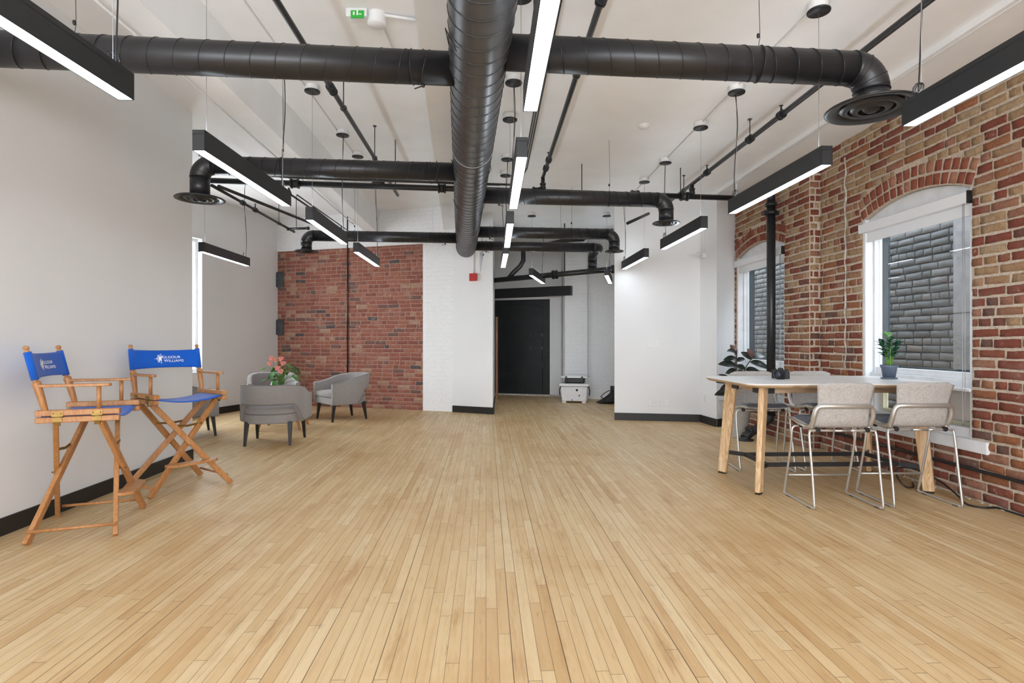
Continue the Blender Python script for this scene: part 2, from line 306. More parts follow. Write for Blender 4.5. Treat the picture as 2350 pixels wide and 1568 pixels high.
# ------------------------------------------------------------------ mesh builder
class MB:
    def __init__(s): s.v = []; s.f = []; s.sm = []; s.mi = []
    def add(s, vs, fs, smooth=False, mat=0, M=None):
        o = len(s.v)
        for p in vs:
            p = Vector(p)
            if M is not None: p = M @ p
            s.v.append(p)
        for f in fs:
            s.f.append([i+o for i in f]); s.sm.append(smooth); s.mi.append(mat)
        return s
    def box(s, c, d, M=None, mat=0):
        x, y, z = (k/2 for k in d)
        vs = [(c[0]+a*x, c[1]+b*y, c[2]+e*z) for a in (-1, 1) for b in (-1, 1) for e in (-1, 1)]
        return s.add(vs, [(0, 1, 3, 2), (4, 6, 7, 5), (0, 4, 5, 1), (2, 3, 7, 6), (0, 2, 6, 4), (1, 5, 7, 3)], False, mat, M)
    def bar(s, a, b, w, h, up=(0, 0, 1), w2=None, h2=None, mat=0):
        """rectangular bar from a to b, w across, h along up"""
        a = Vector(a); b = Vector(b); d = (b-a).normalized(); up = Vector(up)
        sd = d.cross(up)
        if sd.length < 1e-4: sd = d.cross(Vector((1, 0, 0)))
        sd.normalize(); u = sd.cross(d).normalized(); w2 = w2 or w; h2 = h2 or h
        vs = []
        for p, ww, hh in ((a, w, h), (b, w2, h2)):
            for i, j in ((-1, -1), (1, -1), (1, 1), (-1, 1)): vs.append(p + sd*(i*ww/2) + u*(j*hh/2))
        return s.add(vs, [(3, 2, 1, 0), (4, 5, 6, 7), (0, 1, 5, 4), (1, 2, 6, 5), (2, 3, 7, 6), (3, 0, 4, 7)], False, mat)
    def tube(s, pts, r, n=12, caps=True, mat=0, closed=False, flatz=1.0):
        pts = [Vector(p) for p in pts]; m = len(pts)
        rs = r if isinstance(r, (list, tuple)) else [r]*m
        tan = []
        for i in range(m):
            if closed: t = pts[(i+1) % m]-pts[i-1]
            else: t = pts[min(i+1, m-1)]-pts[max(i-1, 0)]
            tan.append(t.normalized())
        ref = Vector((0, 0, 1)) if abs(tan[0].z) < 0.9 else Vector((1, 0, 0))
        u = (ref - tan[0]*ref.dot(tan[0])).normalized(); vs = []
        for i in range(m):
            u = (u - tan[i]*u.dot(tan[i])).normalized(); w = tan[i].cross(u)
            for k in range(n):
                a = 2*PI*k/n; vs.append(pts[i] + (u*math.cos(a)*flatz + w*math.sin(a))*rs[i])
        fs = []
        for i in range(m if closed else m-1):
            j = (i+1) % m
            for k in range(n): fs.append((i*n+k, i*n+(k+1) % n, j*n+(k+1) % n, j*n+k))
        s.add(vs, fs, True, mat)
        if caps and not closed:
            o = len(s.v)-len(vs)
            s.f.append([o+k for k in range(n)][::-1]); s.sm.append(False); s.mi.append(mat)
            s.f.append([o+(m-1)*n+k for k in range(n)]); s.sm.append(False); s.mi.append(mat)
        return s
    def lathe(s, prof, c=(0, 0, 0), n=32, M=None, mat=0, smooth=True, axis='Z'):
        vs = []; fs = []; k = len(prof)
        for i in range(n):
            a = 2*PI*i/n
            for r, z in prof:
                p = (r*math.cos(a), r*math.sin(a), z)
                if axis == 'Y': p = (p[0], p[2], p[1])
                vs.append((c[0]+p[0], c[1]+p[1], c[2]+p[2]))
        for i in range(n):
            j = (i+1) % n
            for q in range(k-1): fs.append((i*k+q, j*k+q, j*k+q+1, i*k+q+1) if axis == 'Z' else (i*k+q+1, j*k+q+1, j*k+q, i*k+q))
        return s.add(vs, fs, smooth, mat, M)
    def prism(s, poly, z0, z1, M=None, mat=0, smooth=False):
        n = len(poly); vs = [(p[0], p[1], z0) for p in poly]+[(p[0], p[1], z1) for p in poly]
        fs = [tuple(range(n))[::-1], tuple(range(n, 2*n))]+[(i, (i+1) % n, n+(i+1) % n, n+i) for i in range(n)]
        return s.add(vs, fs, smooth, mat, M)
    def grid(s, fn, nu, nv, smooth=True, mat=0, closeu=False):
        vs = [fn(i/nu, j/nv) for i in range(nu+(0 if closeu else 1)) for j in range(nv+1)]; fs = []
        for i in range(nu):
            for j in range(nv):
                a = i*(nv+1)+j; i2 = (i+1) % nu if closeu else i+1; b = i2*(nv+1)+j
                fs.append((a, b, b+1, a+1))
        return s.add(vs, fs, smooth, mat)
    def ball(s, c, r, n=12, sc=(1, 1, 1), mat=0):
        def fn(u, v):
            a = 2*PI*u; b = PI*(v-0.5)
            return (c[0]+r*sc[0]*math.cos(a)*math.cos(b), c[1]+r*sc[1]*math.sin(a)*math.cos(b), c[2]+r*sc[2]*math.sin(b))
        return s.grid(fn, n, max(4, n//2), True, mat, True)
    def build(s, name, mat, parent=None, bevel=0, seg=2, solid=0, sub=0, **props):
        me = bpy.data.meshes.new(name); me.from_pydata([tuple(v) for v in s.v], [], s.f)
        mats = mat if isinstance(mat, (list, tuple)) else [mat]
        for m in mats: me.materials.append(MAT[m])
        me.polygons.foreach_set('use_smooth', s.sm); me.polygons.foreach_set('material_index', s.mi)
        me.update()
        o = bpy.data.objects.new(name, me); COL.objects.link(o)
        if parent: o.parent = parent
        if solid: q = o.modifiers.new('s', 'SOLIDIFY'); q.thickness = solid; q.offset = 0
        if bevel: q = o.modifiers.new('b', 'BEVEL'); q.width = bevel; q.segments = seg; q.limit_method = 'ANGLE'; q.angle_limit = 0.6
        if sub: q = o.modifiers.new('u', 'SUBSURF'); q.levels = sub; q.render_levels = sub
        for k, v in props.items(): o[k] = v
        return o
def tag(o, label, cat, group=None, kind=None):
    o['label'] = label; o['category'] = cat
    if group: o['group'] = group
    if kind: o['kind'] = kind
    return o
def thing(name, label, cat, loc=(0, 0, 0), rz=0, group=None):
    o = bpy.data.objects.new(name, None); COL.objects.link(o); o.empty_display_size = 0.1
    o.location = loc; o.rotation_euler = (0, 0, rz); return tag(o, label, cat, group)
def copy_tree(o, parent=None):
    c = o.copy(); COL.objects.link(c); c.parent = parent
    for ch in list(o.children): copy_tree(ch, c)
    return c
def struct(o, label=None):
    o['kind'] = 'structure'
    if label: o['label'] = label
    return o
SL = -0.0408
def RX(xrel, y): return xrel + SL*y
def arc(c, r, a0, a1, n, e1, e2):
    c = Vector(c); e1 = Vector(e1); e2 = Vector(e2)
    return [c + e1*(r*math.cos(a0+(a1-a0)*i/n)) + e2*(r*math.sin(a0+(a1-a0)*i/n)) for i in range(n+1)]

# ================================================================== THE SETTING
ZL, ZR, ZS, ZB = 3.64, 3.44, 3.39, 3.22          # ceiling left / right, soffit, beam bottom
RW, RF = 3.80, 3.676                              # right wall offsets, near / far section
MB().box((0, 5.5, -0.05), (14, 18, 0.1)).build('floor', 'floor', kind='structure')
c = MB(); BL, BR = -0.263, 0.22                   # big girder edges (girder frame leans -0.0946)
def GX(x, y): return x - 0.0946*y
c.prism([(-7, -3.4), (GX(BL+.1, -3.4), -3.4), (GX(BL+.1, 13.6), 13.6), (-7, 13.6)], ZL, ZL+0.2)
c.prism([(GX(BL+.1, -3.4), -3.4), (RX(RW+.4, -3.4), -3.4), (RX(RW+.4, 13.6), 13.6), (GX(BL+.1, 13.6), 13.6)], ZR, ZR+0.4)
c.build('ceiling', 'ceil', kind='structure')
MB().prism([(GX(BL, -3.3), -3.3), (GX(BR, -3.3), -3.3), (GX(BR, 9.95), 9.95), (GX(BL, 10.05), 10.05)], ZB, ZL+.02).build('trim_1', 'ceil', kind='structure', label='wide white ceiling girder above the big duct')
MB().prism([(RX(-2.24, -3.3), -3.3), (RX(-2.03, -3.3), -3.3), (RX(-2.03, 10.6), 10.6), (RX(-2.24, 10.6), 10.6)], ZB, ZL+.02).build('trim_2', 'ceil', kind='structure', label='white ceiling beam over the left lamp row')
MB().prism([(RX(3.31, -3.3), -3.3), (RX(RW+.02, -3.3), -3.3), (RX(RW+.02, 9.0), 9.0), (RX(3.31, 9.0), 9.0)], ZS, ZR+.02).build('trim_3', 'ceil', kind='structure', label='low white soffit along the brick wall')

# left wall (near), its end, and the nook behind it
MB().prism([(RX(-3.11, -3.3), -3.3), (RX(-3.11, 5.94), 5.94), (-6.6, 5.94), (-6.6, 5.84), (RX(-3.26, 5.8), 5.8), (RX(-3.26, -3.3), -3.3)], 0, ZL).build('wall_left', 'wall', kind='structure')
def basebd(name, pts, h=0.115, t=0.014, side=1):
    m = MB()
    for a, b in zip(pts, pts[1:]):
        a = Vector((*a, 0)); b = Vector((*b, 0)); d = (b-a).normalized(); n = Vector((-d.y, d.x, 0))*side
        m.bar(a+n*t/2+Vector((0, 0, h/2)), b+n*t/2+Vector((0, 0, h/2)), t, h)
    return m.build(name, 'base', kind='structure', bevel=0.003)
basebd('baseboard_left', [(RX(-3.11, -3.2), -3.2), (RX(-3.11, 5.94), 5.94), ], side=-1)
# diagonal nook wall with a bright window at its near end
A = Vector((-5.45, 8.2)); B = Vector((-4.60, 11.12)); dAB = (B-A).normalized()
def nook(u): p = A + dAB*u; return (p.x, p.y)
LN = (B-A).length; uW = 1.195
nn = Vector((-dAB.y, dAB.x))*0.18
def slab(m, p, q, n, z0, z1):
    p = Vector(p); q = Vector(q); m.prism([p, q, q+n, p+n], z0, z1)
m = MB()
slab(m, nook(uW), nook(LN+.1), nn, 0, ZL); slab(m, nook(0), nook(uW), nn, 0, 0.735); slab(m, nook(0), nook(uW), nn, 2.93, ZL)
slab(m, (-6.6, 8.2), nook(0), Vector((0, .15)), 0, ZL); slab(m, (-6.6, 5.8), (-6.6, 8.35), Vector((-.1, 0)), 0, ZL)
m.build('wall_nook', 'wall', kind='structure')
w = MB()
for u0, u1, z0, z1 in ((0, uW, 0.735, 0.79), (0, uW, 2.875, 2.93), (uW-.05, uW, .79, 2.875), (0, .05, .79, 2.875), (uW/2-.02, uW/2+.02, .79, 2.875)):
    slab(w, A+dAB*u0+nn*.5, A+dAB*u1+nn*.5, nn*.4, z0, z1)
w3 = w.build('window_3', 'whitewood', kind='structure', label='tall bright window in the nook behind the left wall')
g = MB(); slab(g, A+dAB*.05+nn*.7, A+dAB*(uW-.05)+nn*.7, nn*.03, .79, 2.875); g.build('pane', 'glass', w3)
basebd('baseboard_nook', [nook(0), nook(LN)], side=-1)

# ---- brick builder -------------------------------------------------
GAP = [0.006, 0.0055, 0.016]
def brick_mesh(mb, to3, u0, u1, z0, z1, dep=0.016, rnd=0.004, mat=0):
    dep = GAP[2]; g = GAP[0]; rnd = GAP[1]; q = g*.5
    u0 += g+random.uniform(-q, q); u1 -= g+random.uniform(-q, q); z0 += g+random.uniform(-q, q)*.7; z1 -= g+random.uniform(-q, q)*.7
    if u1-u0 < 0.02: return
    nu = 5 if u1-u0 > .14 else 3; nz = 3; vs = []; pr = random.uniform(-.19, .19)*dep
    tilt = random.uniform(-.002, .002)
    for i in range(nu+2):
        for j in range(nz+2):
            ii = min(max(i-1, 0), nu-1)/(nu-1); jj = min(max(j-1, 0), nz-1)/(nz-1)
            e = i in (0, nu+1) or j in (0, nz+1)
            ins = 0.006
            a = u0+ins+(u1-u0-2*ins)*ii; b = z0+ins+(z1-z0-2*ins)*jj
            if i == 0: a = u0
            if i == nu+1: a = u1
            if j == 0: b = z0
            if j == nz+1: b = z1
            d = (-dep if e else dep*.45+pr+random.uniform(-rnd, rnd)*.7)
            if (not e) and (i in (1, nu) or j in (1, nz)): d -= .003
            a += random.uniform(-.4, .4)*rnd; b += random.uniform(-.4, .4)*rnd
            vs.append(to3(a, b+tilt*(i-2), d))
    fs = []
    for i in range(nu+1):
        for j in range(nz+1):
            k = i*(nz+2)+j; fs.append((k, k+nz+2, k+nz+3, k+1))
    mb.add(vs, fs, True, mat)
def courses(mb, to3, U0, U1, Z0, Z1, holes, ch=0.079, bl=0.232, mat=0, wob=0.0, header=0.22):
    r = 0; z = Z0
    while z < Z1-0.03:
        h = ch; zc = z+h/2; blocked = []
        for hf in holes:
            iv = hf(zc)
            if iv: blocked.append(iv)
        u = U0 - (0.5*bl if r % 2 else 0) - random.uniform(0, .03)
        hr = (r % 6 == 5)
        while u < U1:
            L = bl/2 if (hr or random.random() < header*.6) else bl
            L *= random.uniform(.95, 1.05)
            segs = [(max(u, U0), min(u+L, U1))]
            for (a, b) in blocked:
                ns = []
                for s0, s1 in segs:
                    if b <= s0 or a >= s1: ns.append((s0, s1)); continue
                    if a > s0: ns.append((s0, a))
                    if b < s1: ns.append((b, s1))
                segs = ns
            for s0, s1 in segs:
                if s1-s0 > .035: brick_mesh(mb, to3, s0, s1, z+(.003*math.sin(u*1.7)*wob), min(z+h, Z1)+(.003*math.sin(u*1.7)*wob), mat=mat)
            u += L
        z += h; r += 1
def arch_geom(ua, ub, zs, rise):
    hw = (ub-ua)/2; R = (hw*hw+rise*rise)/(2*rise); return (ua+ub)/2, zs+rise-R, R, math.asin(hw/R), hw
def brick_wall(name, xrel, Y0, Y1, Z1, win, brY0, brmat, **kw):
    """wall running along Y; win = list of (ya, yb, z0, zspring, rise)"""
    ux = Vector((SL, 1, 0)).normalized(); nrm = Vector((-1, SL, 0)).normalized()
    def to3(u, z, d): return Vector((RX(xrel, u), u, z)) + nrm*d
    mb = MB()
    # backing with arched openings
    cuts = [Y0, Y1]
    for (ya, yb, z0, zs, rise) in win: cuts += [ya+(yb-ya)*i/12 for i in range(13)]
    cuts = sorted(set(cuts))
    th = 0.27
    def hexa(u0, u1, za0, za1, zb0, zb1):
        vs = [to3(u0, za0, -.004), to3(u1, za1, -.004), to3(u1, zb1, -.004), to3(u0, zb0, -.004), to3(u0, za0, -th), to3(u1, za1, -th), to3(u1, zb1, -th), to3(u0, zb0, -th)]
        mb.add(vs, [(0, 1, 2, 3), (7, 6, 5, 4), (0, 4, 5, 1), (3, 2, 6, 7), (0, 3, 7, 4), (1, 5, 6, 2)], False, 1)
    for u0, u1 in zip(cuts, cuts[1:]):
        um = (u0+u1)/2; hole = None
        for wd in win:
            if wd[0] < um < wd[1]: hole = wd
        if not hole: hexa(u0, u1, 0, 0, Z1, Z1)
        else:
            ya, yb, z0, zs, rise = hole; uc, zc, R, an, hw = arch_geom(ya, yb, zs, rise)
            f = lambda u: zc+math.sqrt(max(R*R-(u-uc)**2, 0))
            hexa(u0, u1, 0, 0, z0, z0); hexa(u0, u1, f(u0), f(u1), Z1, Z1)
    holes = []
    RING = 0.225
    for (ya, yb, z0, zs, rise) in win:
        uc, zc, R, an, hw = arch_geom(ya, yb, zs, rise)
        def hf(z, ya=ya, yb=yb, z0=z0, zs=zs, uc=uc, zc=zc, R=R, an=an):
            if z < z0: return None
            if z < zs-.01: return (ya, yb)
            Ro = R+RING; dz = z-zc
            if dz > Ro: return None
            hwz = min(math.sqrt(Ro*Ro-dz*dz), dz*math.tan(an)) if dz > Ro*math.cos(an) or True else 0
            return (uc-hwz, uc+hwz)
        holes.append(hf)
        # voussoirs: two rings of headers
        for k in range(2):
            r0 = R+k*RING/2+.002; r1 = R+(k+1)*RING/2-.001; nb = int(2*an*R/0.079)
            for i in range(nb):
                a0 = -an+2*an*i/nb; a1 = -an+2*an*(i+1)/nb
                def t3(a, b, d, r0=r0): return to3(uc+(b)*math.sin(a), zc+b*math.cos(a), d)
                # use small arc as the 'u' axis
                def tt(a, b, d): return t3(a0+(a1-a0)*a/.079, b, d)
                brick_mesh(mb, tt, 0, .079, r0, r1, mat=2)
    courses(mb, to3, max(Y0, brY0), Y1, 0.0, Z1, holes, wob=1.0, **kw)
    return mb.build(name, [brmat, 'mortR', 'archR'], kind='structure')
WN = (4.46, 5.76, 0.40, 2.46, 0.13); WF = (7.05, 8.41, 0.40, 2.46, 0.13)
brick_wall('wall_right', RW, -3.3, 6.5, ZS, [WN], 1.6, 'brickR')['label'] = 'near length of rough red and buff brick wall'
brick_wall('wall_right_far', RF, 6.5, 9.0, ZS, [WF], 6.5, 'brickR')['label'] = 'far length of brick wall standing slightly proud'
# end face of the far section (the pilaster return)
m = MB()
def ret3(u, z, d): return Vector((RX(RF, 6.5)+u, 6.5 - d, z))
m.box((RX(RF, 6.5)+.08, 6.568, ZS/2), (.15, .12, ZS), mat=1)
courses(m, ret3, 0.0, RW-RF+.01, 0, ZS, [], bl=0.134, mat=0)
m.build('wall_pilaster', ['brickR', 'mortR'], kind='structure', label='brick return where the wall steps out between the windows')

# mortar streaks on the wall: two pale vertical runs
m = MB()
for y0, zt, zb in ((6.02, 3.2, .95),):
    pts = [(RX(RW, y0)-.012, y0+.012*math.sin(i*1.3)+random.uniform(-.006, .006), zb+(zt-zb)*i/40) for i in range(41)]
    m.tube(pts, [random.uniform(.004, .013) for _ in pts], 6)
struct(m.build('trim_4', 'debris'), 'pale vertical mortar streak on the near brick wall')
# broken mortar along the foot of the wall
m = MB()
for i in range(90):
    y = random.uniform(3.0, 8.0); xr = RW if y < 6.5 else RF
    s = random.uniform(.004, .011); m.ball((RX(xr, y)-random.uniform(.008, .03), y, s*.4), s, 6, (1, random.uniform(1, 2.5), .6))
tag(m.build('mortar_crumbs', 'debris', kind='stuff'), 'crumbled mortar along the foot of the right brick wall', 'rubble')

# ---- arched windows -------------------------------------------------
def arched_window(idx, xrel, wd, lab):
    ya, yb, z0, zs, rise = wd; root_y = (ya+yb)/2
    uc, zc, R, an, hw = arch_geom(ya, yb, zs, rise)
    nrm = Vector((-1, SL, 0)).normalized()
    def to3(u, z, d): return Vector((RX(xrel, u), u, z)) + nrm*d
    def bx(mb, u0, u1, za, zb, d0, d1):
        vs = [to3(u, z, d) for u in (u0, u1) for z in (za, zb) for d in (d0, d1)]
        mb.add(vs, [(0, 1, 3, 2), (4, 6, 7, 5), (0, 4, 5, 1), (2, 3, 7, 6), (0, 2, 6, 4), (1, 5, 7, 3)])
    f = MB()
    # outer casing: jambs, arched head, mid rail, apron sill
    bx(f, yb-.028, yb+.004, z0, zs+.02, -.175, -.01); bx(f, ya-.004, ya+.028, z0, zs+.02, -.175, -.01)
    bx(f, yb-.055, yb-.028, .50, zs, -.17, -.09); bx(f, ya+.028, ya+.055, .50, zs, -.17, -.09)
    n = 14; f0 = f; f = MB()
    for i in range(n):
        a = ya+(yb-ya)*i/n; b = ya+(yb-ya)*(i+1)/n
        fz = lambda u: zc+math.sqrt(R*R-(u-uc)**2)
        vs = [to3(u, z, d) for (u, z) in ((a, 2.36), (b, 2.36), (b, fz(b)-.004), (a, fz(a)-.004)) for d in (-.05, -.20)]
        f.add(vs, [(0, 2, 4, 6), (7, 5, 3, 1), (0, 1, 3, 2), (2, 3, 5, 4), (4, 5, 7, 6), (6, 7, 1, 0)])
    hd = f; f = f0
    bx(f, ya+.028, yb-.028, .86, .93, -.24, -.06); bx(f, ya+.028, yb-.028, .93, .985, -.20, -.10)
    bx(f, ya+.02, yb-.02, .40, .55, -.24, -.03)
    win = f.build('window_%d' % idx, 'whitewood', bevel=.004, kind='structure', label=lab)
    hd.build('arched_head', 'whitewood', win)
    s = MB(); bx(s, ya-.16, yb+.01, .375, .47, -.06, .022); bx(s, ya+.005, yb-.005, .84, .865, -.20, .01)
    s.build('window_sill', 'whitewood', win, bevel=.006)
    s = MB(); bx(s, yb-.052, yb+.01, .985, 2.36, -.25, -.176); bx(s, ya+.03, ya+.07, .985, 2.36, -.25, -.17); bx(s, ya+.07, yb-.10, .985, 1.0, -.25, -.18)
    s.build('sash', 'navy', win)
    s = MB(); bx(s, ya+.055, yb-.055, .985, 2.36, -.136, -.130); s.build('pane', 'glass', win)
    s = MB()
    for u0, u1, za, zb in ((ya+.10, yb-.10, .83, .86), (ya+.10, yb-.10, .55, .58), (ya+.10, ya+.13, .58, .83), (yb-.13, yb-.10, .58, .83), (uc+.18, uc+.22, .58, .83)): bx(s, u0, u1, za, zb, -.17, -.12)
    s.build('hopper_frame', 'yframe', win, bevel=.003)
    s = MB(); bx(s, ya+.13, uc+.18, .58, .83, -.155, -.15); s.build('pane', 'frost', win)
    s = MB(); bx(s, uc+.22, yb-.13, .58, .83, -.155, -.15); s.build('pane', 'glass', win)
    # roller blind
    bl = MB(); bx(bl, ya+.004, yb+.02, 2.335, 2.425, -.05, .035)
    b = bl.build('roller_blind', 'shade', bevel=.004)
    tag(b, 'white roller blind raised at the top of the %s arched window' % ('near' if idx == 1 else 'far'), 'blind', 'roller blinds on the arched windows')
    q = MB(); bx(q, ya+.03, yb-.03, 2.25, 2.345, -.035, -.028); bx(q, ya+.03, yb-.03, 2.243, 2.262, -.04, -.022); q.build('blind_fabric', 'shade', b)
    q = MB(); bx(q, ya-.006, ya+.006, 2.33, 2.43, -.05, .038); q.build('bracket', 'blackpl', b)
    q = MB(); y0 = ya+.05
    q.tube([to3(y0, 2.34, .03), to3(y0, 1.5, .03), to3(y0, .62, .03), to3(y0-.012, .57, .03), to3(y0-.024, .62, .03), to3(y0-.024, 1.5, .03), to3(y0-.012, 2.34, .03)], .0022, 6)
    q.build('pull_chain', 'wire', b)
arched_window(1, RW, WN, 'near arched window with white frame in brick wall')
arched_window(2, RF, WF, 'far arched window behind the black pipe')

GAP[:] = [0.008, 0.005, 0.007]
# ---- neighbour building across the light well -------------------------
nb = MB()
def nb3(u, z, d): return Vector((5.15-.04*u, u, z)) + Vector((-1, 0, 0))*d
courses(nb, nb3, 5.55, 13.4, -.3, 3.9, [], ch=0.088, bl=0.27, header=.15)
nb.prism([(5.15-.04*5.4+.006, 5.4), (5.15-.04*13.4+.006, 13.4), (5.6, 13.4), (5.6, 5.4)], -.3, 4.0, mat=1)
tag(nb.build('neighbour_wall', ['brickG', 'mortG']), 'grey painted brick wall of the building outside the windows', 'building')
# concrete pier next to it
cp = MB(); cp.box((5.08, 4.75, 1.85), (.5, 2.9, 4.3))
for z in (1.55, .6, 2.6): cp.box((4.829, 4.75, z), (.004, 2.9, .006), mat=1)
cp = cp.build('concrete_pier', ['concrete', 'slot']); tag(cp, 'pale concrete pier beside the grey brick outside the near window', 'pier')
# light-well end wall and ground
MB().box((4.6, 13.5, 1.8), (2.2, .1, 4.2)).build('wall_lightwell', 'brickG' if False else 'concrete', kind='structure')
MB().box((4.75, 8.0, -.33), (1.7, 11.5, .06)).build('trim_5', 'concrete', kind='structure', label='concrete ground of the light well outside')

# ---- far brick wall, white brick, pillar ------------------------------
P0 = Vector((-4.62, 11.13)); P1 = Vector((-1.60, 10.20)); P2 = Vector((-1.0, 10.0))
dB = (P1-P0).normalized(); nB = Vector((dB.y, -dB.x)); LB = (P1-P0).length
if nB.y > 0: nB = -nB
def fb3(u, z, d):
    p = P0 + dB*u + nB*d; return Vector((p.x, p.y, z))
GAP[:] = [0.003, 0.002, 0.008]
m = MB(); courses(m, fb3, 0, LB, 0, 3.0, [], ch=.074, bl=.225, header=.15)
bk = [P0 - nB*-.003, P1 - nB*-.003]
m.prism([P0-nB*.003, P1-nB*.003, P1-nB*.3, P0-nB*.3], 0, 3.0, mat=1)
m.build('wall_back_brick', ['brickB', 'mortB'], kind='structure', label='panel of dark red brick in the far wall')
fbang = math.atan2(dB.y, dB.x)
o = MB().box((LB/2, .13, (3.0+ZL)/2), (LB+.4, .3, ZL-3.0)).build('wall_back_upper', 'wbrick', kind='structure', label='white painted brick above the red brick panel')
o.location = (P0.x, P0.y, 0); o.rotation_euler = (0, 0, fbang)
d2 = (P2-P1).normalized()
o = MB().box((.36, .14, ZL/2), (.72, .3, ZL)).build('wall_back_pier', 'wbrick', kind='structure', label='rough white painted brick pier right of the red brick')
o.location = (P1.x, P1.y, 0); o.rotation_euler = (0, 0, math.atan2(d2.y, d2.x))
# drywall pillar, recess left side
Q0 = Vector((-1.036, 9.97)); Q1 = Vector((-.327, 9.65))
m = MB(); m.prism([Q0, Q1, (-.40, 13.4), (-1.2, 13.4)], 0, ZL); m.build('wall_pillar', 'wall', kind='structure', label='white drywall pillar left of the black door')
basebd('baseboard_pillar', [(-1.045, 9.975), (-.318, 9.647), (-.36, 11.6)], side=-1)
# panel at right of recess
A1 = (1.62, 8.96); A2 = (2.90, 8.73); A3 = (2.97, 8.22); A4 = (3.345, 8.47)
m = MB(); m.prism([A1, A2, A3, A4, (3.345, 9.2), (2.95, 12.3), (2.80, 12.0), (1.76, 8.98)], 0, ZR); m.build('wall_panel', 'wall', kind='structure', label='white drywall panel wall right of the recess')
basebd('baseboard_panel', [A1, A2, A3, A4], side=-1)
# recess back wall
m = MB(); m.box((0, 13.6, ZR/2), (2.4, .2, ZR)); m.prism([(-.8, 13.36), (.97, 12.82), (.97, 13.6), (-.8, 13.6)], 2.205, ZR); m.prism([(.86, 12.86), (1.12, 12.78), (1.12, 12.4), (1.30, 12.36), (2.95, 11.75), (2.95, 13.6), (.86, 13.6)], 0, ZR)
m.prism([(1.13, 12.12), (1.59, 11.99), (1.64, 12.4), (1.16, 12.5)], 0, ZR)
m.build('wall_recess', 'wbrick', kind='structure', label='white painted brick wall behind the cooler')
m = MB(); m.prism([(.905, 12.845), (1.115, 12.780), (1.110, 12.762), (.900, 12.827)], 0, 2.2); m.build('trim_6', 'wall', kind='structure', label='smooth white jamb right of the iron door')
m = MB(); m.prism([(-.40, 13.26), (1.10, 12.80), (1.09, 12.735), (-.40, 13.19)], 0, .035); m.build('trim_7', 'debris', kind='structure', label='pale rough threshold under the iron door')
# rear wall with the three windows (behind the camera)
m = MB()
for x0, x1, z0, z1 in ((-3.2, -3.0, 0, ZL), (-1.4, -.7, 0, ZL), (.9, 1.6, 0, ZL), (3.2, 4.0, 0, ZL), (-3.0, 3.2, 0, .75), (-3.0, 3.2, 2.75, ZL)):
    m.box(((x0+x1)/2, -3.3, (z0+z1)/2), (x1-x0, .2, z1-z0))
m.build('wall_rear', 'wall', kind='structure')

# ---- iron door -----------------------------------------------------
DA = Vector((-.42, 13.28)); DB = Vector((.90, 12.88)); dD = (DB-DA).normalized(); LD = (DB-DA).length
rt = MB(); rt.box((LD/2, .05, 1.105), (LD, .08, 2.21))
dr = rt.build('door_1', 'doorblack', kind='structure', label='heavy black iron-clad door with arched leaf outline'); dr.location = (DA.x, DA.y, 0); dr.rotation_euler = (0, 0, math.atan2(dD.y, dD.x))
m = MB(); w0, w1 = .08, 1.16; hw = (w1-w0)/2
pts = [(w0, .03)]+[(w0, 1.98)]+[(w0+hw-hw*math.cos(PI*i/12), 1.98+.11*math.sin(PI*i/12)) for i in range(1, 12)]+[(w1, 1.98), (w1, .03)]
m.tube([(x, 0.005, z) for x, z in pts], .009, 6); m.build('leaf_edge', 'doorblack', dr)
m = MB(); m.prism([(x, z) for x, z in pts[::-1]], -.008, .01, M=Matrix(((1, 0, 0, 0), (0, 0, 1, 0), (0, 1, 0, 0), (0, 0, 0, 1)))); m.build('door_leaf', 'doorblack', dr)
for z in (1.39, 1.09):
    m = MB(); m.tube([(.87, -.02, z), (1.19, -.02, z)], .012, 8); m.box((.89, -.012, z), (.03, .03, .06)); m.box((1.16, -.012, z), (.04, .03, .07)); m.build('bolt', 'iron', dr)
m = MB(); m.box((1.19, -.02, .72), (.085, .04, .17)); m.ball((1.19, -.045, .74), .012, 8); m.build('lock_box', 'doorblack', dr, bevel=.005)
m = MB(); m.tube([(.10, -.008, .52), (.38, -.008, .47)], .006, 6); m.tube([(.10, -.008, 1.52), (.40, -.008, 1.54)], .005, 6); m.build('seam_strip', 'doorblack', dr)
m = MB(); m.bar((-.42, 12.85, 2.32), (1.268, 12.03, 2.32), .12, .16); m.bar((-.42, 12.85, 2.41), (1.268, 12.03, 2.41), .16, .02); m.bar((-.42, 12.85, 2.23), (1.268, 12.03, 2.23), .16, .02)
tag(m.build('steel_lintel', 'black'), 'black steel lintel beam above the iron door', 'beam')
m = MB(); m.box((-.335, 12.5, .98), (.05, .34, 1.78)); b = m.build('wooden_board', 'brownwood', bevel=.008); tag(b, 'edge of a tall brown wooden board standing beside the black door', 'board')
b.location = (0, 0, .09); b['label'] = 'edge of a tall brown wooden board standing beside the black door'
b.location = (0, 0, -.09)

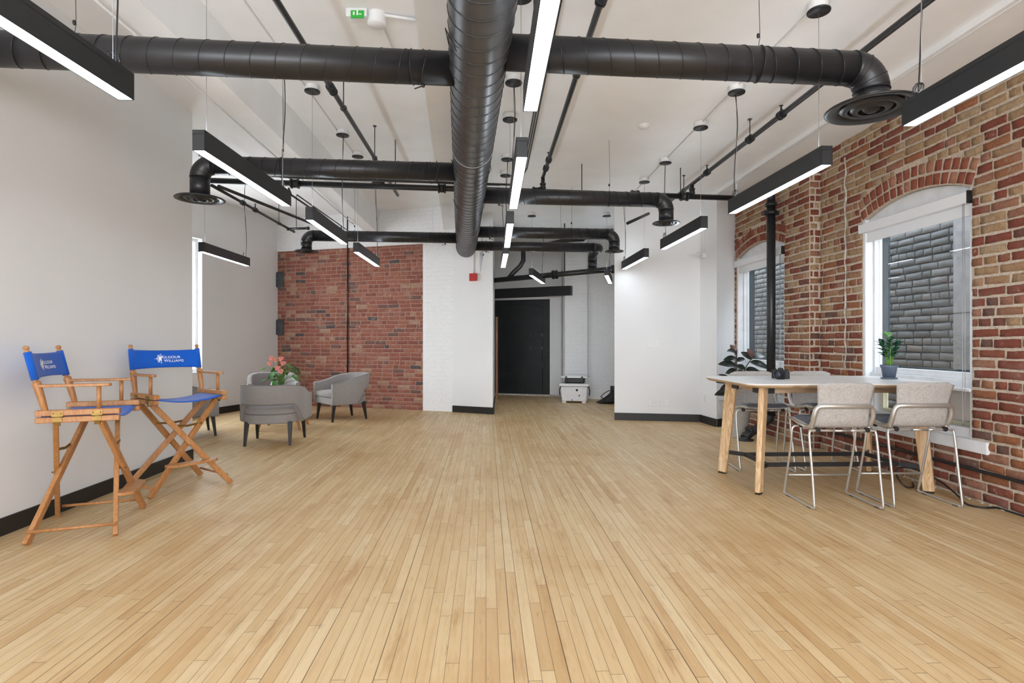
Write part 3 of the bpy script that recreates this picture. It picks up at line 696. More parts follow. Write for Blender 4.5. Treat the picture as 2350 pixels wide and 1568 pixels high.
# ================================================================== DUCTS
H0 = 1.62; AX = 0.105; DDX = -0.0923
def duct_axis(y): return Vector((AX + DDX*y, y, CAMZ + H0 - 0.01*y))
def helix(mb, a, b, r, pitch, tr=.0032, mat=1, n=22, slant=1):
    a = Vector(a); b = Vector(b); d = (b-a); L = d.length; d.normalize()
    ref = Vector((0, 0, 1)); u = (ref-d*ref.dot(d)).normalized(); w = d.cross(u)
    turns = L/pitch; k = int(turns*n); pts = []
    for i in range(k+1):
        t = i/n*2*PI*slant; pts.append(a + d*(pitch*i/n) + (u*math.cos(t)+w*math.sin(t))*(r+.0008))
    mb.tube(pts, tr, 5, True, mat)
t = thing('main_duct', 'wide dark steel spiral duct running down the middle of the ceiling', 'duct', (0, 0, 0))
RM = .162
m = MB(); m.tube([duct_axis(y) for y in (-2.5, 0, 2, 4, 6, 8, 9.22)], RM, 40); m.build('duct_pipe', 'maind', t)
m = MB(); helix(m, duct_axis(0.5), duct_axis(9.2), RM, .132, .0035, 0, 28); m.build('spiral_seam', 'seam', t)
for y in (3.0, 5.0, 6.3):
    for s in (-1, 1):
        m = MB()
        p = duct_axis(y); cc = []
        for dy in (-.14, .14):
            for an in (-.25, .55):
                cc.append((p.x+s*(RM+.003)*math.cos(an-.6), p.y+dy, p.z+(RM+.003)*math.sin(an-.6)))
        m.tube([cc[0], cc[1], cc[3], cc[2]], .003, 5)
        m.build('saddle_flange', 'seam', t)
for y in (1.6, 4.6, 7.6):
    m = MB(); p = duct_axis(y)
    m.tube(arc(p, RM+.004, 0, 2*PI, 28, (1, 0, 0), (0, 0, 1)), .003, 5); 
    m.tube([p+Vector((0, 0, RM)), Vector((p.x, p.y, ZB))], .002, 5); m.build('hanger_cable', 'wire', t)

def diffuser(par, c, R, neck, mat='duct'):
    """round step-down diffuser, face down"""
    d = MB()
    prof = [(neck, .05), (neck, .015), (R*.62, .012), (R*.94, .004), (R, -.004), (R*.995, -.010), (R*.93, -.012), (R*.80, -.004), (R*.72, .003), (R*.70, .012)]
    d.lathe(prof, c, 40); o = d.build('diffuser', mat, par)
    for k, (ra, rb, dz) in enumerate(((.66, .50, -.012), (.44, .28, -.020), (.20, .0, -.026))):
        q = MB(); q.lathe([(R*ra, .004+dz*.3), (R*(ra+rb)/2, dz), (R*rb+.0001, dz+.004)], c, 32); q.lathe([(R*ra, .006+dz*.3), (R*(ra+rb)/2, dz+.003), (R*rb+.0001, dz+.007)][::-1], c, 32); q.build('diffuser_ring', mat, o)
def branch(label, yj, side, xend, r, drop, Rd, seam=.13, dmat='duct', back=None, slant=1):
    """side -1/1; runs square to the main duct, elbow down, diffuser; xend = X of the drop (None: runs on to the wall)"""
    p = duct_axis(yj); e = Vector((side, side*.0923, 0)).normalized()
    st = p + e*(RM*.9)
    root = thing('branch_duct', label, 'duct', (0, 0, 0), 0, 'black branch ducts off the main duct')
    L = (xend - p.x)/e.x if e.x else 0
    end = p + e*(L*1.0)
    m = MB()
    if drop is None:
        pts = [st, st+(end-st)*.5, end]
        m.tube(pts, r, 28); m.build('duct_pipe', 'duct', root)
    else:
        R = r*1.35; dn = Vector((0, 0, -1)); c0 = end - e*R
        pts = [st, c0]
        m.tube(pts, r, 28); m.build('duct_pipe', 'duct', root)
        if back is None:
            path = arc(c0+dn*R, R, 0, PI/2, 10, -dn, e)
        else:
            bk = Vector((0, 1, 0)); path = arc(c0+bk*R, R, 0, PI/2, 8, -bk, e)
            k = path[-1]+bk*back; path += arc(k+dn*R, R, 0, PI/2, 8, -dn, bk)[0:]
        q = MB(); q.tube(path, r*1.01, 28)
        last = path[-1]; zd = CAMZ + drop
        q.tube([last, Vector((last.x, last.y, zd+.03))], r*.99, 28)
        q.build('elbow', 'duct', root)
        for i in (0, len(path)//3, 2*len(path)//3, -1):
            q = MB()
            tt = (path[min(i+1, len(path)-1)]-path[i-1]).normalized() if i not in (0, -1) else (e if i == 0 else dn)
            a = Vector((0, 1, 0)) if back is None else (Vector((0, 0, 1)) if abs(tt.z) < .5 else Vector((0, 1, 0))); b = tt.cross(a).normalized(); a = b.cross(tt)
            q.tube(arc(path[i], r*1.02, 0, 2*PI, 24, a, b), .003, 5)
            q.build('elbow_band', 'seam', root)
        diffuser(root, (last.x, last.y, zd), Rd, r*.98, dmat)
        end = c0
    s = MB(); helix(s, st+e*.12, end, r, seam, .003, 0, 20, slant); s.build('spiral_seam', 'seam', root)
    s = MB(); k = st+e*.17
    s.tube([k+Vector((0, 0, -r-.02)), k+Vector((0, 0, r+.015))], .004, 6); s.ball(k+Vector((0, 0, -r-.012)), .012, 6); s.tube([k+Vector((0, 0, -r-.012)), k+Vector((.05*side, 0, -r-.03))], .004, 6)
    s.tube(arc(k+e*.06, r+.003, 0, 2*PI, 24, (0, 1, 0), (0, 0, 1)), .003, 5); s.build('damper_handle', 'seam', root)
    hp = st + (end-st)*.72
    h = MB(); h.tube(arc(hp, r+.004, 0, 2*PI, 24, (0, 1, 0), (0, 0, 1)), .003, 5); h.tube([hp+Vector((0, 0, r)), hp+Vector((.01, 0, r+.06)), (hp.x, hp.y, ZL if hp.x < -.6 else ZR)], .0018, 5); h.ball(hp+Vector((0, 0, r+.07)), .01, 6, (1, 1, 1.6)); h.build('hanger_cable', 'black', root)
    return root
branch('nearest left black duct running level to the left wall', 3.31, -1, -3.2, .093, None, 0, .135, slant=-1)
branch('nearest right black duct with big diffuser close to the brick wall', 3.10, 1, 2.10, .094, 1.365, .245, .135)
branch('left black duct ending in a diffuser by the wall corner', 5.25, -1, -2.77, .082, 1.27, .205, .13, slant=-1)
branch('right black duct with silver-rimmed diffuser, second from the camera', 6.05, 1, 1.70, .080, 1.31, .15, .13)
branch('far left black duct in front of the red brick panel', 8.42, -1, -2.98, .078, 1.31, .17, .13, slant=-1)
branch('right black duct with a small diffuser at the panel wall edge', 7.95, 1, 1.47, .078, 1.30, .135, .13)
branch('farthest right duct turning back to a drop over the recess', 9.04, 1, 1.42, .076, 1.27, .13, .13, back=.55)

# ================================================================== PENDANT LAMPS
ZLAMP = CAMZ + 1.12
def pendant(label, p0, p1, zc, cord=True, canopies=(True, True), zb=ZLAMP, group='linear pendant lamps'):
    a = Vector((*p0, 0)); b = Vector((*p1, 0)); d = (b-a); L = d.length; rz = math.atan2(d.y, d.x)
    root = thing('pendant_lamp', label, 'lamp', (a.x, a.y, zb), rz, group)
    bw, bh = .072, .122
    m = MB(); m.box((L/2, bw/2-.002, bh/2), (L, .004, bh)); m.box((L/2, -bw/2+.002, bh/2), (L, .004, bh)); m.box((L/2, 0, bh-.025), (L, bw, .004))
    m.box((.002, 0, bh/2), (.004, bw, bh)); m.box((L-.002, 0, bh/2), (.004, bw, bh)); m.build('housing', 'house', root)
    m = MB(); m.box((L/2, 0, .006), (L-.01, bw-.009, .008)); m.build('light_strip', 'lamp', root)
    m = MB(); m.box((L/2, 0, bh-.014), (L-.01, bw-.009, .008)); m.build('uplight_strip', 'uplamp', root)
    dz = zc - zb
    for k, x in enumerate((.09, L-.09)):
        m = MB(); m.tube([(x, 0, bh), (x, 0, dz)], .0016, 5); m.lathe([(.006, bh), (.006, bh+.02), (0.0005, bh+.025)], (x, 0, 0), 8); m.build('cable', 'wire', root)
        if canopies[k]:
            m = MB(); m.lathe([(0.0005, dz-.062), (.070, dz-.062), (.072, dz-.054), (.070, dz-.05), (.0005, dz-.05)][::1], (x, 0, 0), 28); c_ = m.build('canopy', 'black', root)
            m = MB(); m.lathe([(.062, dz-.05), (.062, dz)], (x+.004, .004, 0), 24); m.build('junction_box', 'white', c_)
    if cord:
        x = L-.09; n = 16; pts = []
        for i in range(n+1):
            t_ = i/n; pts.append((x+.012+.018*math.sin(t_*7+a.x)*(1-t_)+.004, .012*math.sin(t_*5+a.y), bh+.01+(dz-.062-bh-.01)*(1-t_)))
        m = MB(); m.tube(pts, .0038, 7)
        m.tube([(x+.01+.035*math.cos(q*.7), .008*q/6, bh+.035+.03*math.sin(q*.7)) for q in range(16)], .0035, 6); m.build('power_cord', 'blackpl', root)
    return root
ZCL, ZCR = ZL, ZR
def ray(px, Y): return ((px-1175)/1300.0*Y, Y)     # where a lamp hangs, from its depth
pendant('nearest pendant lamp over the left wall side, cut by the frame', (-1.735-.0408*1.27, 1.27), (-1.79, 2.63), ZCL)
pendant('left-row pendant lamp hanging before the corner diffuser', (-1.837, 3.32), (-1.868, 4.70), ZCL)
pendant('left-row pendant lamp in front of the white beam end', (-1.868, 5.22), (-1.93, 6.53), ZCL)
pendant('left-row pendant lamp farthest away, over the red brick', (-1.955, 7.10), (-2.01, 8.47), ZCL)
pendant('pendant lamp alone in the nook beside the left wall corner', (-3.88, 7.07), (-3.93, 8.42), ZCL)
pendant('center-row pendant lamp nearest the camera, crossing the frame top', (.145, 1.4), (.09, 2.76), ZCR)
pendant('center-row pendant lamp just right of the big duct, second from camera', (.06, 3.44), (.01, 4.79), ZCR)
pendant('center-row pendant lamp third from the camera', (-.017, 5.39), (-.06, 6.77), ZCR)
pendant('center-row pendant lamp farthest of the middle row', (-.078, 7.24), (-.135, 8.60), ZCR)
pendant('short-looking pendant lamp slanting above the iron door', (.32, 9.6), (.61, 11.0), ZCR)
pendant('pendant lamp at the right edge of the recess above cooler', (1.60, 9.6), (1.90, 10.95), ZCR)
pendant('right-row pendant lamp nearest the camera, cut by the frame edge', (2.09, 1.6), (2.065, 2.95), ZCR)
pendant('right-row pendant lamp in front of the black standpipe top', (1.997, 3.59), (1.93, 4.97), ZCR)
pendant('right-row pendant lamp in front of the white panel, upper one', (1.90, 5.6), (1.84, 6.9), ZCR)
pendant('right-row pendant lamp farthest, beside the panel wall edge', (1.787, 7.54), (1.735, 8.80), ZCR)

# ================================================================== SPRINKLER PIPES
def coupling(m, p, d, r, L=.05):
    p = Vector(p); d = Vector(d).normalized(); m.tube([p-d*L/2, p+d*L/2], r*1.45, 14); m.tube([p-d*L/2-d*.008, p-d*L/2+d*.012], r*1.7, 14); m.tube([p+d*L/2-d*.012, p+d*L/2+d*.008], r*1.7, 14)
ZP = 3.31
def spr_pipe(label, xrel, y0, y1, r, heads, hangers, z=ZP, zc=ZR, coup=()):
    root = thing('sprinkler_pipe', label, 'pipe', (0, 0, 0), 0, 'lengthwise sprinkler pipes')
    m = MB(); m.tube([(RX(xrel, y0), y0, z), (RX(xrel, y1), y1, z)], r, 16); m.build('pipe', 'pipe', root)
    for y in coup:
        m = MB(); coupling(m, (RX(xrel, y), y, z), (SL, 1, 0), r); m.build('coupling', 'pipe', root)
    for y in heads:
        m = MB(); x = RX(xrel, y); coupling(m, (x, y, z), (SL, 1, 0), r, .04); m.tube([(x, y, z), (x, y, z+.06)], .009, 8)
        m.lathe([(.0005, z+.085), (.018, z+.084), (.018, z+.080), (.005, z+.078), (.008, z+.06)][::-1], (x, y, 0), 12); m.build('sprinkler_head', 'pipe', root)
    for y in hangers:
        m = MB(); x = RX(xrel, y); m.tube([(x, y, z+.01), (x, y, zc)], .005, 6); m.tube(arc((x, y, z), r+.005, 0, 2*PI, 16, (1, 0, 0), (0, 0, 1)), .004, 5); m.lathe([(.02, zc-.008), (.02, zc)], (x, y, 0), 10); m.build('hanger_rod', 'pipe', root)
    return root
spr_pipe('black sprinkler pipe between left lamp row and big duct', -1.27, -1, 7.9, .021, (4.55,), (4.95, 6.3), 3.28, ZL, (2.4, 4.6))
spr_pipe('black sprinkler pipe just right of the center lamp row', .665, -1, 6.98, .021, (3.35, 6.3), (4.3,), 3.26, ZR, (6.6,))
spr_pipe('black sprinkler pipe between right lamps and brick wall', 2.58, -1, 8.1, .023, (5.0, 6.7), (5.6, 7.5), 3.24, ZR, (5.6,))
spr_pipe('thin black sprinkler pipe along the nook side', -3.30, 6.75, 9.6, .020, (8.0,), (8.9,), 3.10, ZL, (7.6,))
# the crosswise main
root = thing('sprinkler_main', 'long black sprinkler main pipe crossing the room below the ceiling', 'pipe')
a = Vector((-3.72, 6.45, 3.08)); b = Vector((2.98, 7.28, 3.08)); dd = (b-a).normalized()
m = MB(); m.tube([a, b], .034, 18); m.build('pipe', 'pipe', root)
for t_ in (1.2, 2.9, 4.05, 5.3, 5.95):
    m = MB(); coupling(m, a+dd*t_, dd, .034, .08); m.build('coupling', 'pipe', root)
for t_ in (2.35, 4.62, 5.9):
    q = a+dd*t_; m = MB(); m.tube([q, Vector((q.x, q.y, ZR if q.x > -.6 else ZL))], .006, 6); m.build('hanger_rod', 'pipe', root)
for q, zz in ((a+dd*((RX(.665, 7)-a.x)/dd.x), 3.26), (a+dd*((RX(2.58, 7.2)-a.x)/dd.x), 3.24), (a+dd*((RX(-1.27, 6.8)-a.x)/dd.x), 3.28)):
    m = MB(); m.tube([q, Vector((q.x, q.y, zz))], .024, 14); coupling(m, q+Vector((0, 0, .07)), (0, 0, 1), .022, .05); m.build('riser', 'pipe', root)
# electrical conduits beside the main
m = MB()
for k in range(4):
    off = Vector((0, -.12-.025*k, .045-.012*k)); p0 = a+dd*(.9+.1*k)+off; p1 = a+dd*3.6+off
    m.tube([p0-Vector((.0, 0, 0)), p1], .008, 8)
for k in range(3):
    off = Vector((0, -.12-.025*k, .045-.012*k)); p1 = a+dd*3.6+off
    m.tube([p1, p1+dd*.25, Vector((.08+.02*k, 6.7-.03*k, 3.17)), Vector((.13+.02*k, 6.4, 3.2)), Vector((.24+.02*k, 3.6, 3.25)), Vector((.33+.02*k, 1.0, 3.25))], .008, 8)
tag(m.build('cable_conduits', 'pipe'), 'bundle of thin black conduits following the sprinkler main', 'conduit')
# pair of conduits on the far left going to the brick wall
m = MB(); m.tube([(-2.65, 6.8, 3.0), (-2.72, 9.4, 3.03)], .012, 8); m.tube([(-2.58, 6.8, 3.0), (-2.65, 9.4, 3.03)], .008, 8); m.tube([(-2.72, 9.4, 3.03), (-2.72, 9.4, 2.99)], .014, 8)
m.tube([(-2.65, 6.8, 3.0), (-2.65, 6.72, 3.06)], .012, 8)
tag(m.build('conduit_pair', 'pipe'), 'two thin black conduits running to the red brick panel', 'conduit')
m = MB(); m.tube([(-3.42, 6.6, 3.05), (-2.7, 9.2, 2.94)], .02, 10); m.tube([(-2.7, 9.2, 2.94), (-2.62, 9.5, 2.93)], .013, 10)
tag(m.build('slanting_pipe', 'pipe'), 'black pipe slanting from the left end of the sprinkler main', 'pipe')
m = MB(); m.tube([(-3.70, 9.35, 3.10), (-3.35, 9.3, 3.10)], .02, 10); m.ball((-3.70, 9.35, 3.10), .032, 10); m.ball((-3.35, 9.3, 3.1), .032, 10); m.tube([(-3.55, 9.32, 3.1), (-3.55, 9.32, ZL)], .006, 6); m.tube([(-3.6, 9.33, 3.1), (-3.6, 9.33, 3.05)], .012, 8)
tag(m.build('pipe_end', 'pipe'), 'short black sprinkler tee hanging before the left corner of the far wall', 'pipe')

# standpipe by the far window
root = thing('standpipe', 'thick black vertical pipe in front of the far arched window', 'pipe', (3.27, 7.15, 0))
m = MB(); m.tube([(0, 0, .30), (0, 0, 3.02)], .052, 24); m.build('pipe', 'pipe', root)
m = MB(); m.tube([(0, 0, 3.02), (0, 0, 3.08), (-.02, .03, 3.12), (-.12, .06, 3.12), (-.31, .12, 3.08)], .05, 20); m.build('elbow', 'pipe', root)
m = MB()
m.tube([(0, 0, 2.84), (0, 0, 2.885)], .078, 20); m.tube([(0, 0, 2.95), (0, 0, 2.985)], .07, 20); m.box((.07, 0, 2.86), (.05, .04, .05)); m.box((-.07, 0, 2.86), (.05, .04, .05)); m.build('clamp', 'pipe', root)
m = MB(); m.tube([(0, 0, .30), (-.02, 0, .27), (-.10, -.01, .20), (-.27, -.03, .09), (-.325, -.04, .06), (-.345, -.045, .03)], [.052, .054, .05, .05, .056, .056], 20); m.lathe([(.056, .05), (.06, .02), (.10, .016), (.10, 0), (.0005, 0)], (-.345, -.045, 0), 24)
m.tube([(-.30, -.035, .11), (-.27, -.03, .125)], .062, 20); m.build('foot_elbow', 'pipe', root)

# pipes over the door recess
root = thing('recess_pipe', 'thick black pipe crossing the recess above the iron door', 'pipe')
a = Vector((-.36, 11.3, 2.46)); b = Vector((1.80, 10.1, 2.53))
m = MB(); m.tube([a, b], .05, 20); m.build('pipe', 'pipe', root)
m = MB(); m.tube([b-(b-a).normalized()*.02, b+(b-a).normalized()*.02], .075, 20); m.build('flange', 'pipe', root); m = MB(); k = a+(b-a)*.54; coupling(m, k, b-a, .05, .07); m.build('coupling', 'pipe', root)
m = MB(); k = a+(b-a)*.13; m.tube([k, k+Vector((.10, 0, .12)), k+Vector((.24, -.03, .25)), k+Vector((.30, -.03, .36)), k+Vector((.30, -.03, .62))], .045, 18); m.build('branch_pipe', 'pipe', root)
m = MB(); k = a+(b-a)*.62; m.tube([k, Vector((k.x, k.y, ZR))], .012, 8); m.build('hanger_rod', 'pipe', root)
m = MB(); m.tube([(.32, 9.9, 2.86), (1.0, 9.9, 3.02), (1.24, 9.9, 3.03), (1.30, 9.9, 3.08), (1.32, 9.9, 3.16)], .045, 18); m.tube([(1.32, 9.9, 3.14), (1.325, 9.9, 3.17)], .07, 18)
tag(m.build('bent_pipe', 'pipe'), 'black pipe with upturned end behind the small ducts', 'pipe')
m = MB(); m.tube([(1.65, 8.1, 2.93), (2.05, 8.5, 3.16)], .022, 10)
tag(m.build('pipe_stub', 'pipe'), 'short slanting black pipe near the top of the white panel', 'pipe')

# white surface conduits on the ceiling
def wcond(label, pts, r=.011, mat='white'):
    m = MB(); m.tube(pts, r, 8); return tag(m.build('ceiling_conduit', mat), label, 'conduit', 'white conduits on the ceiling')
wcond('thin white conduit along the left canopies', [(RX(-1.72, -1), -1, ZL-.008), (RX(-1.72, 9), 9, ZL-.008)], .006)
wcond('thin white conduit along the right canopies', [(RX(2.13, -1), -1, ZR-.008), (RX(2.13, 8.3), 8.3, ZR-.008)], .006)
wcond('white conduit on the side of the left beam', [(RX(-2.27, -1), -1, ZB-.01), (RX(-2.27, 4.5), 4.5, ZB-.01), (RX(-2.27, 9.5), 9.5, ZB-.01)], .010)
wcond('white conduit from the exit device to the girder', [(-.96, 4.12, ZL-.02), (-.68, 4.2, ZL-.02)], .011)
wcond('white conduit from the exit device toward the far wall', [(-.99, 4.15, ZL-.02), (-.98, 4.6, ZL-.02), (-1.0, 5.2, ZL-.02)], .011)
wcond('curved white conduit at the top of the frame', [(-1.3, 3.8, ZL-.02), (-.98, 3.82, ZL-.02), (-.90, 3.78, ZL-.02), (-.88, 3.65, ZL-.02)], .011)
wcond('white conduit along the right soffit edge', [(RX(3.34, -1), -1, ZS-.008), (RX(3.34, 8.6), 8.6, ZS-.008)], .006)

# exit device on the ceiling
root = thing('exit_device', 'white ceiling device with small green exit label', 'exit sign', (-.99, 4.15, ZL))
m = MB(); m.lathe([(.0005, -.085), (.062, -.085), (.068, -.075), (.068, 0)], (0, 0, 0), 28); m.build('round_box', 'white', root)
m = MB(); m.box((-.13, -.03, -.03), (.15, .10, .06)); m.build('box', 'white', root, bevel=.004)
m = MB(); m.box((-.12, -.083, -.05), (.095, .006, .055)); s_ = m.build('exit_label', 'green', root)
m = MB(); m.box((-.145, -.087, -.045), (.012, .002, .024)); m.box((-.12, -.087, -.042), (.010, .002, .03)); m.box((-.10, -.087, -.05), (.022, .002, .006)); m.ball((-.12, -.087, -.025), .005, 6); m.build('pictogram', 'logo', s_)
# smoke detector
root = tag(MB().lathe([(.055, 0), (.055, -.018), (.040, -.036), (.018, -.040), (.0005, -.040)][::-1], (0, 0, 0), 28).build('smoke_detector', 'white'), 'round white smoke detector on the right ceiling', 'smoke detector'); root.location = (1.345, 5.75, ZR)
# red fire alarm on the pillar, with its conduit, and a sprinkler under the duct end
def onpillar(px): # point on the pillar face
    k = (px-1175)/1300.0; d = Q1-Q0; t_ = (k*Q0.y-Q0.x)/(d.x-k*d.y); return Q0+d*t_
p = onpillar(1088); an = math.atan2((Q1-Q0).y, (Q1-Q0).x)
root = thing('fire_alarm', 'red square fire alarm on the white pillar', 'alarm', (p.x, p.y, CAMZ+.147*7.55), an)
MB().box((0, -.028, 0), (.135, .055, .13)).build('housing', 'red', root, bevel=.006)
m = MB(); m.tube([(.0, -.012, .065), (0, -.012, 2.2)], .008, 8)
for v in m.v: v.z = min(v.z, ZL-(CAMZ+.147*7.55)-.02)
m.build('conduit', 'white', root)
root = thing('wrapped_sprinkler', 'sprinkler drop wrapped in clear plastic in front of the pillar', 'sprinkler', (-.50, 9.3, 2.72))
m = MB(); m.tube([(0, 0, 0), (0, 0, ZR-2.72+.0)], .013, 8); m.lathe([(.07, .02), (.07, .0), (.02, -.01), (.015, -.06)], (0, 0, 0), 14); m.build('drop_pipe', 'white', root)
m = MB(); m.ball((.02, -.02, -.06), .022, 8); m.build('sprinkler_head', 'brass', root)
m = MB(); m.tube([(0, -.02, -.03), (-.015, -.02, -.2), (-.02, -.02, -.33)], [.035, .022, .006], 8); m.build('plastic_wrap', 'whitepot', root)

# panel wall fittings
def on_seg(a, b, px):
    a = Vector(a); b = Vector(b); k = (px-1175)/1300.0; d = b-a; t_ = (k*a.y-a.x)/(d.x-k*d.y); return a+d*t_
pan = math.atan2(A2[1]-A1[1], A2[0]-A1[0])
def plate(label, px, z, w, h, name='wall_plate', kind='blank', seg=(A1, A2)):
    p = on_seg(*seg, px); an = math.atan2(seg[1][1]-seg[0][1], seg[1][0]-seg[0][0])
    root = thing(name, label, 'outlet' if kind == 'outlet' else ('switch' if kind == 'switch' else 'wall plate'), (p.x, p.y, z), an, 'white wall plates on the panel')
    MB().box((0, -.004, 0), (w, .008, h)).build('plate', 'white', root, bevel=.003)
    if kind == 'outlet':
        m = MB()
        for q in (-w*.22, w*.22):
            m.box((q, -.009, .012), (.03, .002, .022)); m.box((q, -.009, -.018), (.03, .002, .022))
        o = m.build('socket', 'white', root)
        m = MB()
        for q in (-w*.22, w*.22):
            for zz in (.012, -.018): m.box((q-.006, -.0105, zz), (.003, .002, .010)); m.box((q+.006, -.0105, zz), (.003, .002, .010))
        m.build('slots', 'slot', o)
    if kind == 'switch':
        MB().box((0, -.010, 0), (.02, .006, .05)).build('rocker', 'white', root, bevel=.002)
plate('blank white wall plate, left of the pair at hand height', 1492, CAMZ-.04, .072, .115)
plate('white light switch plate, right of the pair at hand height', 1509, CAMZ-.04, .072, .115, 'light_switch', 'switch')
plate('blank white plate left of the low double outlet', 1492.5, CAMZ-.95, .07, .115)
plate('white double outlet low on the panel wall', 1509, CAMZ-.95, .125, .12, 'power_outlet', 'outlet')
plate('blank white plate right of the low double outlet', 1530, CAMZ-.95, .07, .115)
plate('narrow white outlet low on the narrow return facet', 1616, CAMZ-.87, .07, .115, 'wall_plate', 'switch', (A2, A3))
p = on_seg(A2, A3, 1622)
root = thing('emergency_light', 'small white twin-head emergency light high on the panel corner', 'lamp', (p.x-.07, p.y-.10, CAMZ+1.29))
m = MB(); m.ball((0, 0, 0), .035, 12); m.lathe([(.03, -.05), (.036, -.045), (.036, 0), (.02, .03)], (0, 0, 0), 14); m.build('head', 'white', root)
m = MB(); m.ball((-.10, -.01, .01), .03, 12); m.tube([(-.09, 0, .01), (0, 0, .01)], .008, 8); m.build('head', 'white', root)
m = MB(); m.tube([(0, .02, .03), (0, .02, .6), (-.02, .02, .8)], .010, 8); m.build('conduit', 'white', root)

# things on the red brick panel
p = P0 + dB*((1.51))
root = thing('brick_conduit', 'thin black vertical conduit on the red brick panel', 'conduit', (0, 0, 0))
k = (799-1175)/1300.0; tt = (k*P0.y-P0.x)/(dB.x-k*dB.y); q = P0+dB*tt+nB*.022
MB().tube([(q.x, q.y, .55), (q.x, q.y, ZL-.02)], .013, 10).build('pipe', 'pipe', root)
for z in (1.3, 2.2): MB().box((q.x, q.y, z), (.06, .02, .015)).build('strap', 'pipe', root)
for z, lab in ((2.45, 'upper grey iron hinge plate at the left edge of the brick panel'), (1.52, 'lower grey iron hinge plate at the left edge of the brick panel')):
    root = thing('hinge_plate', lab, 'hinge', (P0.x, P0.y, z), fbang, 'iron hinge plates on the red brick')
    m = MB(); m.box((.10, -.03, 0), (.15, .012, .31)); m.build('plate', 'iron', root, bevel=.004)
    m = MB(); m.tube([(.02, -.04, -.14), (.02, -.04, .14)], .014, 10); m.tube([(.02, -.04, .12), (-.08, -.05, .12)], .008, 8); m.tube([(.02, -.04, -.10), (-.08, -.05, -.10)], .008, 8); m.build('pintle', 'iron', root)
    m = MB()
    for zz in (-.12, .12): m.ball((.14, -.04, zz), .010, 8)
    m.build('rivets', 'iron', root)

# conduit on lower right wall + trailing cable on floor
m = MB(); pts = [(RX(RW, y)-.03, y, .245) for y in (6.4, 5.5, 4.6, 3.6, 2.5)]
m.tube(pts, .014, 10); tag(m.build('wall_pipe', 'pipe'), 'thin black pipe along the foot of the near brick wall', 'pipe')
m = MB()
raw = [(3.50, 4.95, .008), (3.40, 4.80, .009), (3.28, 4.72, .03), (3.25, 4.78, .10), (3.33, 4.88, .15), (3.46, 4.84, .145), (3.52, 4.66, .09), (3.50, 4.45, .03), (3.44, 4.28, .009), (3.50, 4.20, .008), (3.62, 4.20, .008), (3.72, 4.16, .008), (3.66, 3.9, .008), (3.64, 3.3, .008)]
def smooth(pts, n=6):
    P = [Vector(p) for p in pts]; out = []
    for i in range(len(P)-1):
        p0 = P[max(i-1, 0)]; p1 = P[i]; p2 = P[i+1]; p3 = P[min(i+2, len(P)-1)]
        for k in range(n):
            t = k/n; out.append(0.5*((2*p1)+(p2-p0)*t+(2*p0-5*p1+4*p2-p3)*t*t+(3*p1-p0-3*p2+p3)*t**3))
    out.append(P[-1]); return out
m.tube([Vector((min(q.x, RX(RW, q.y)-.03), q.y, q.z)) for q in smooth(raw)], .007, 8)
tag(m.build('power_cable', 'blackpl'), 'loose black cable looping on the floor by the table leg', 'cable')

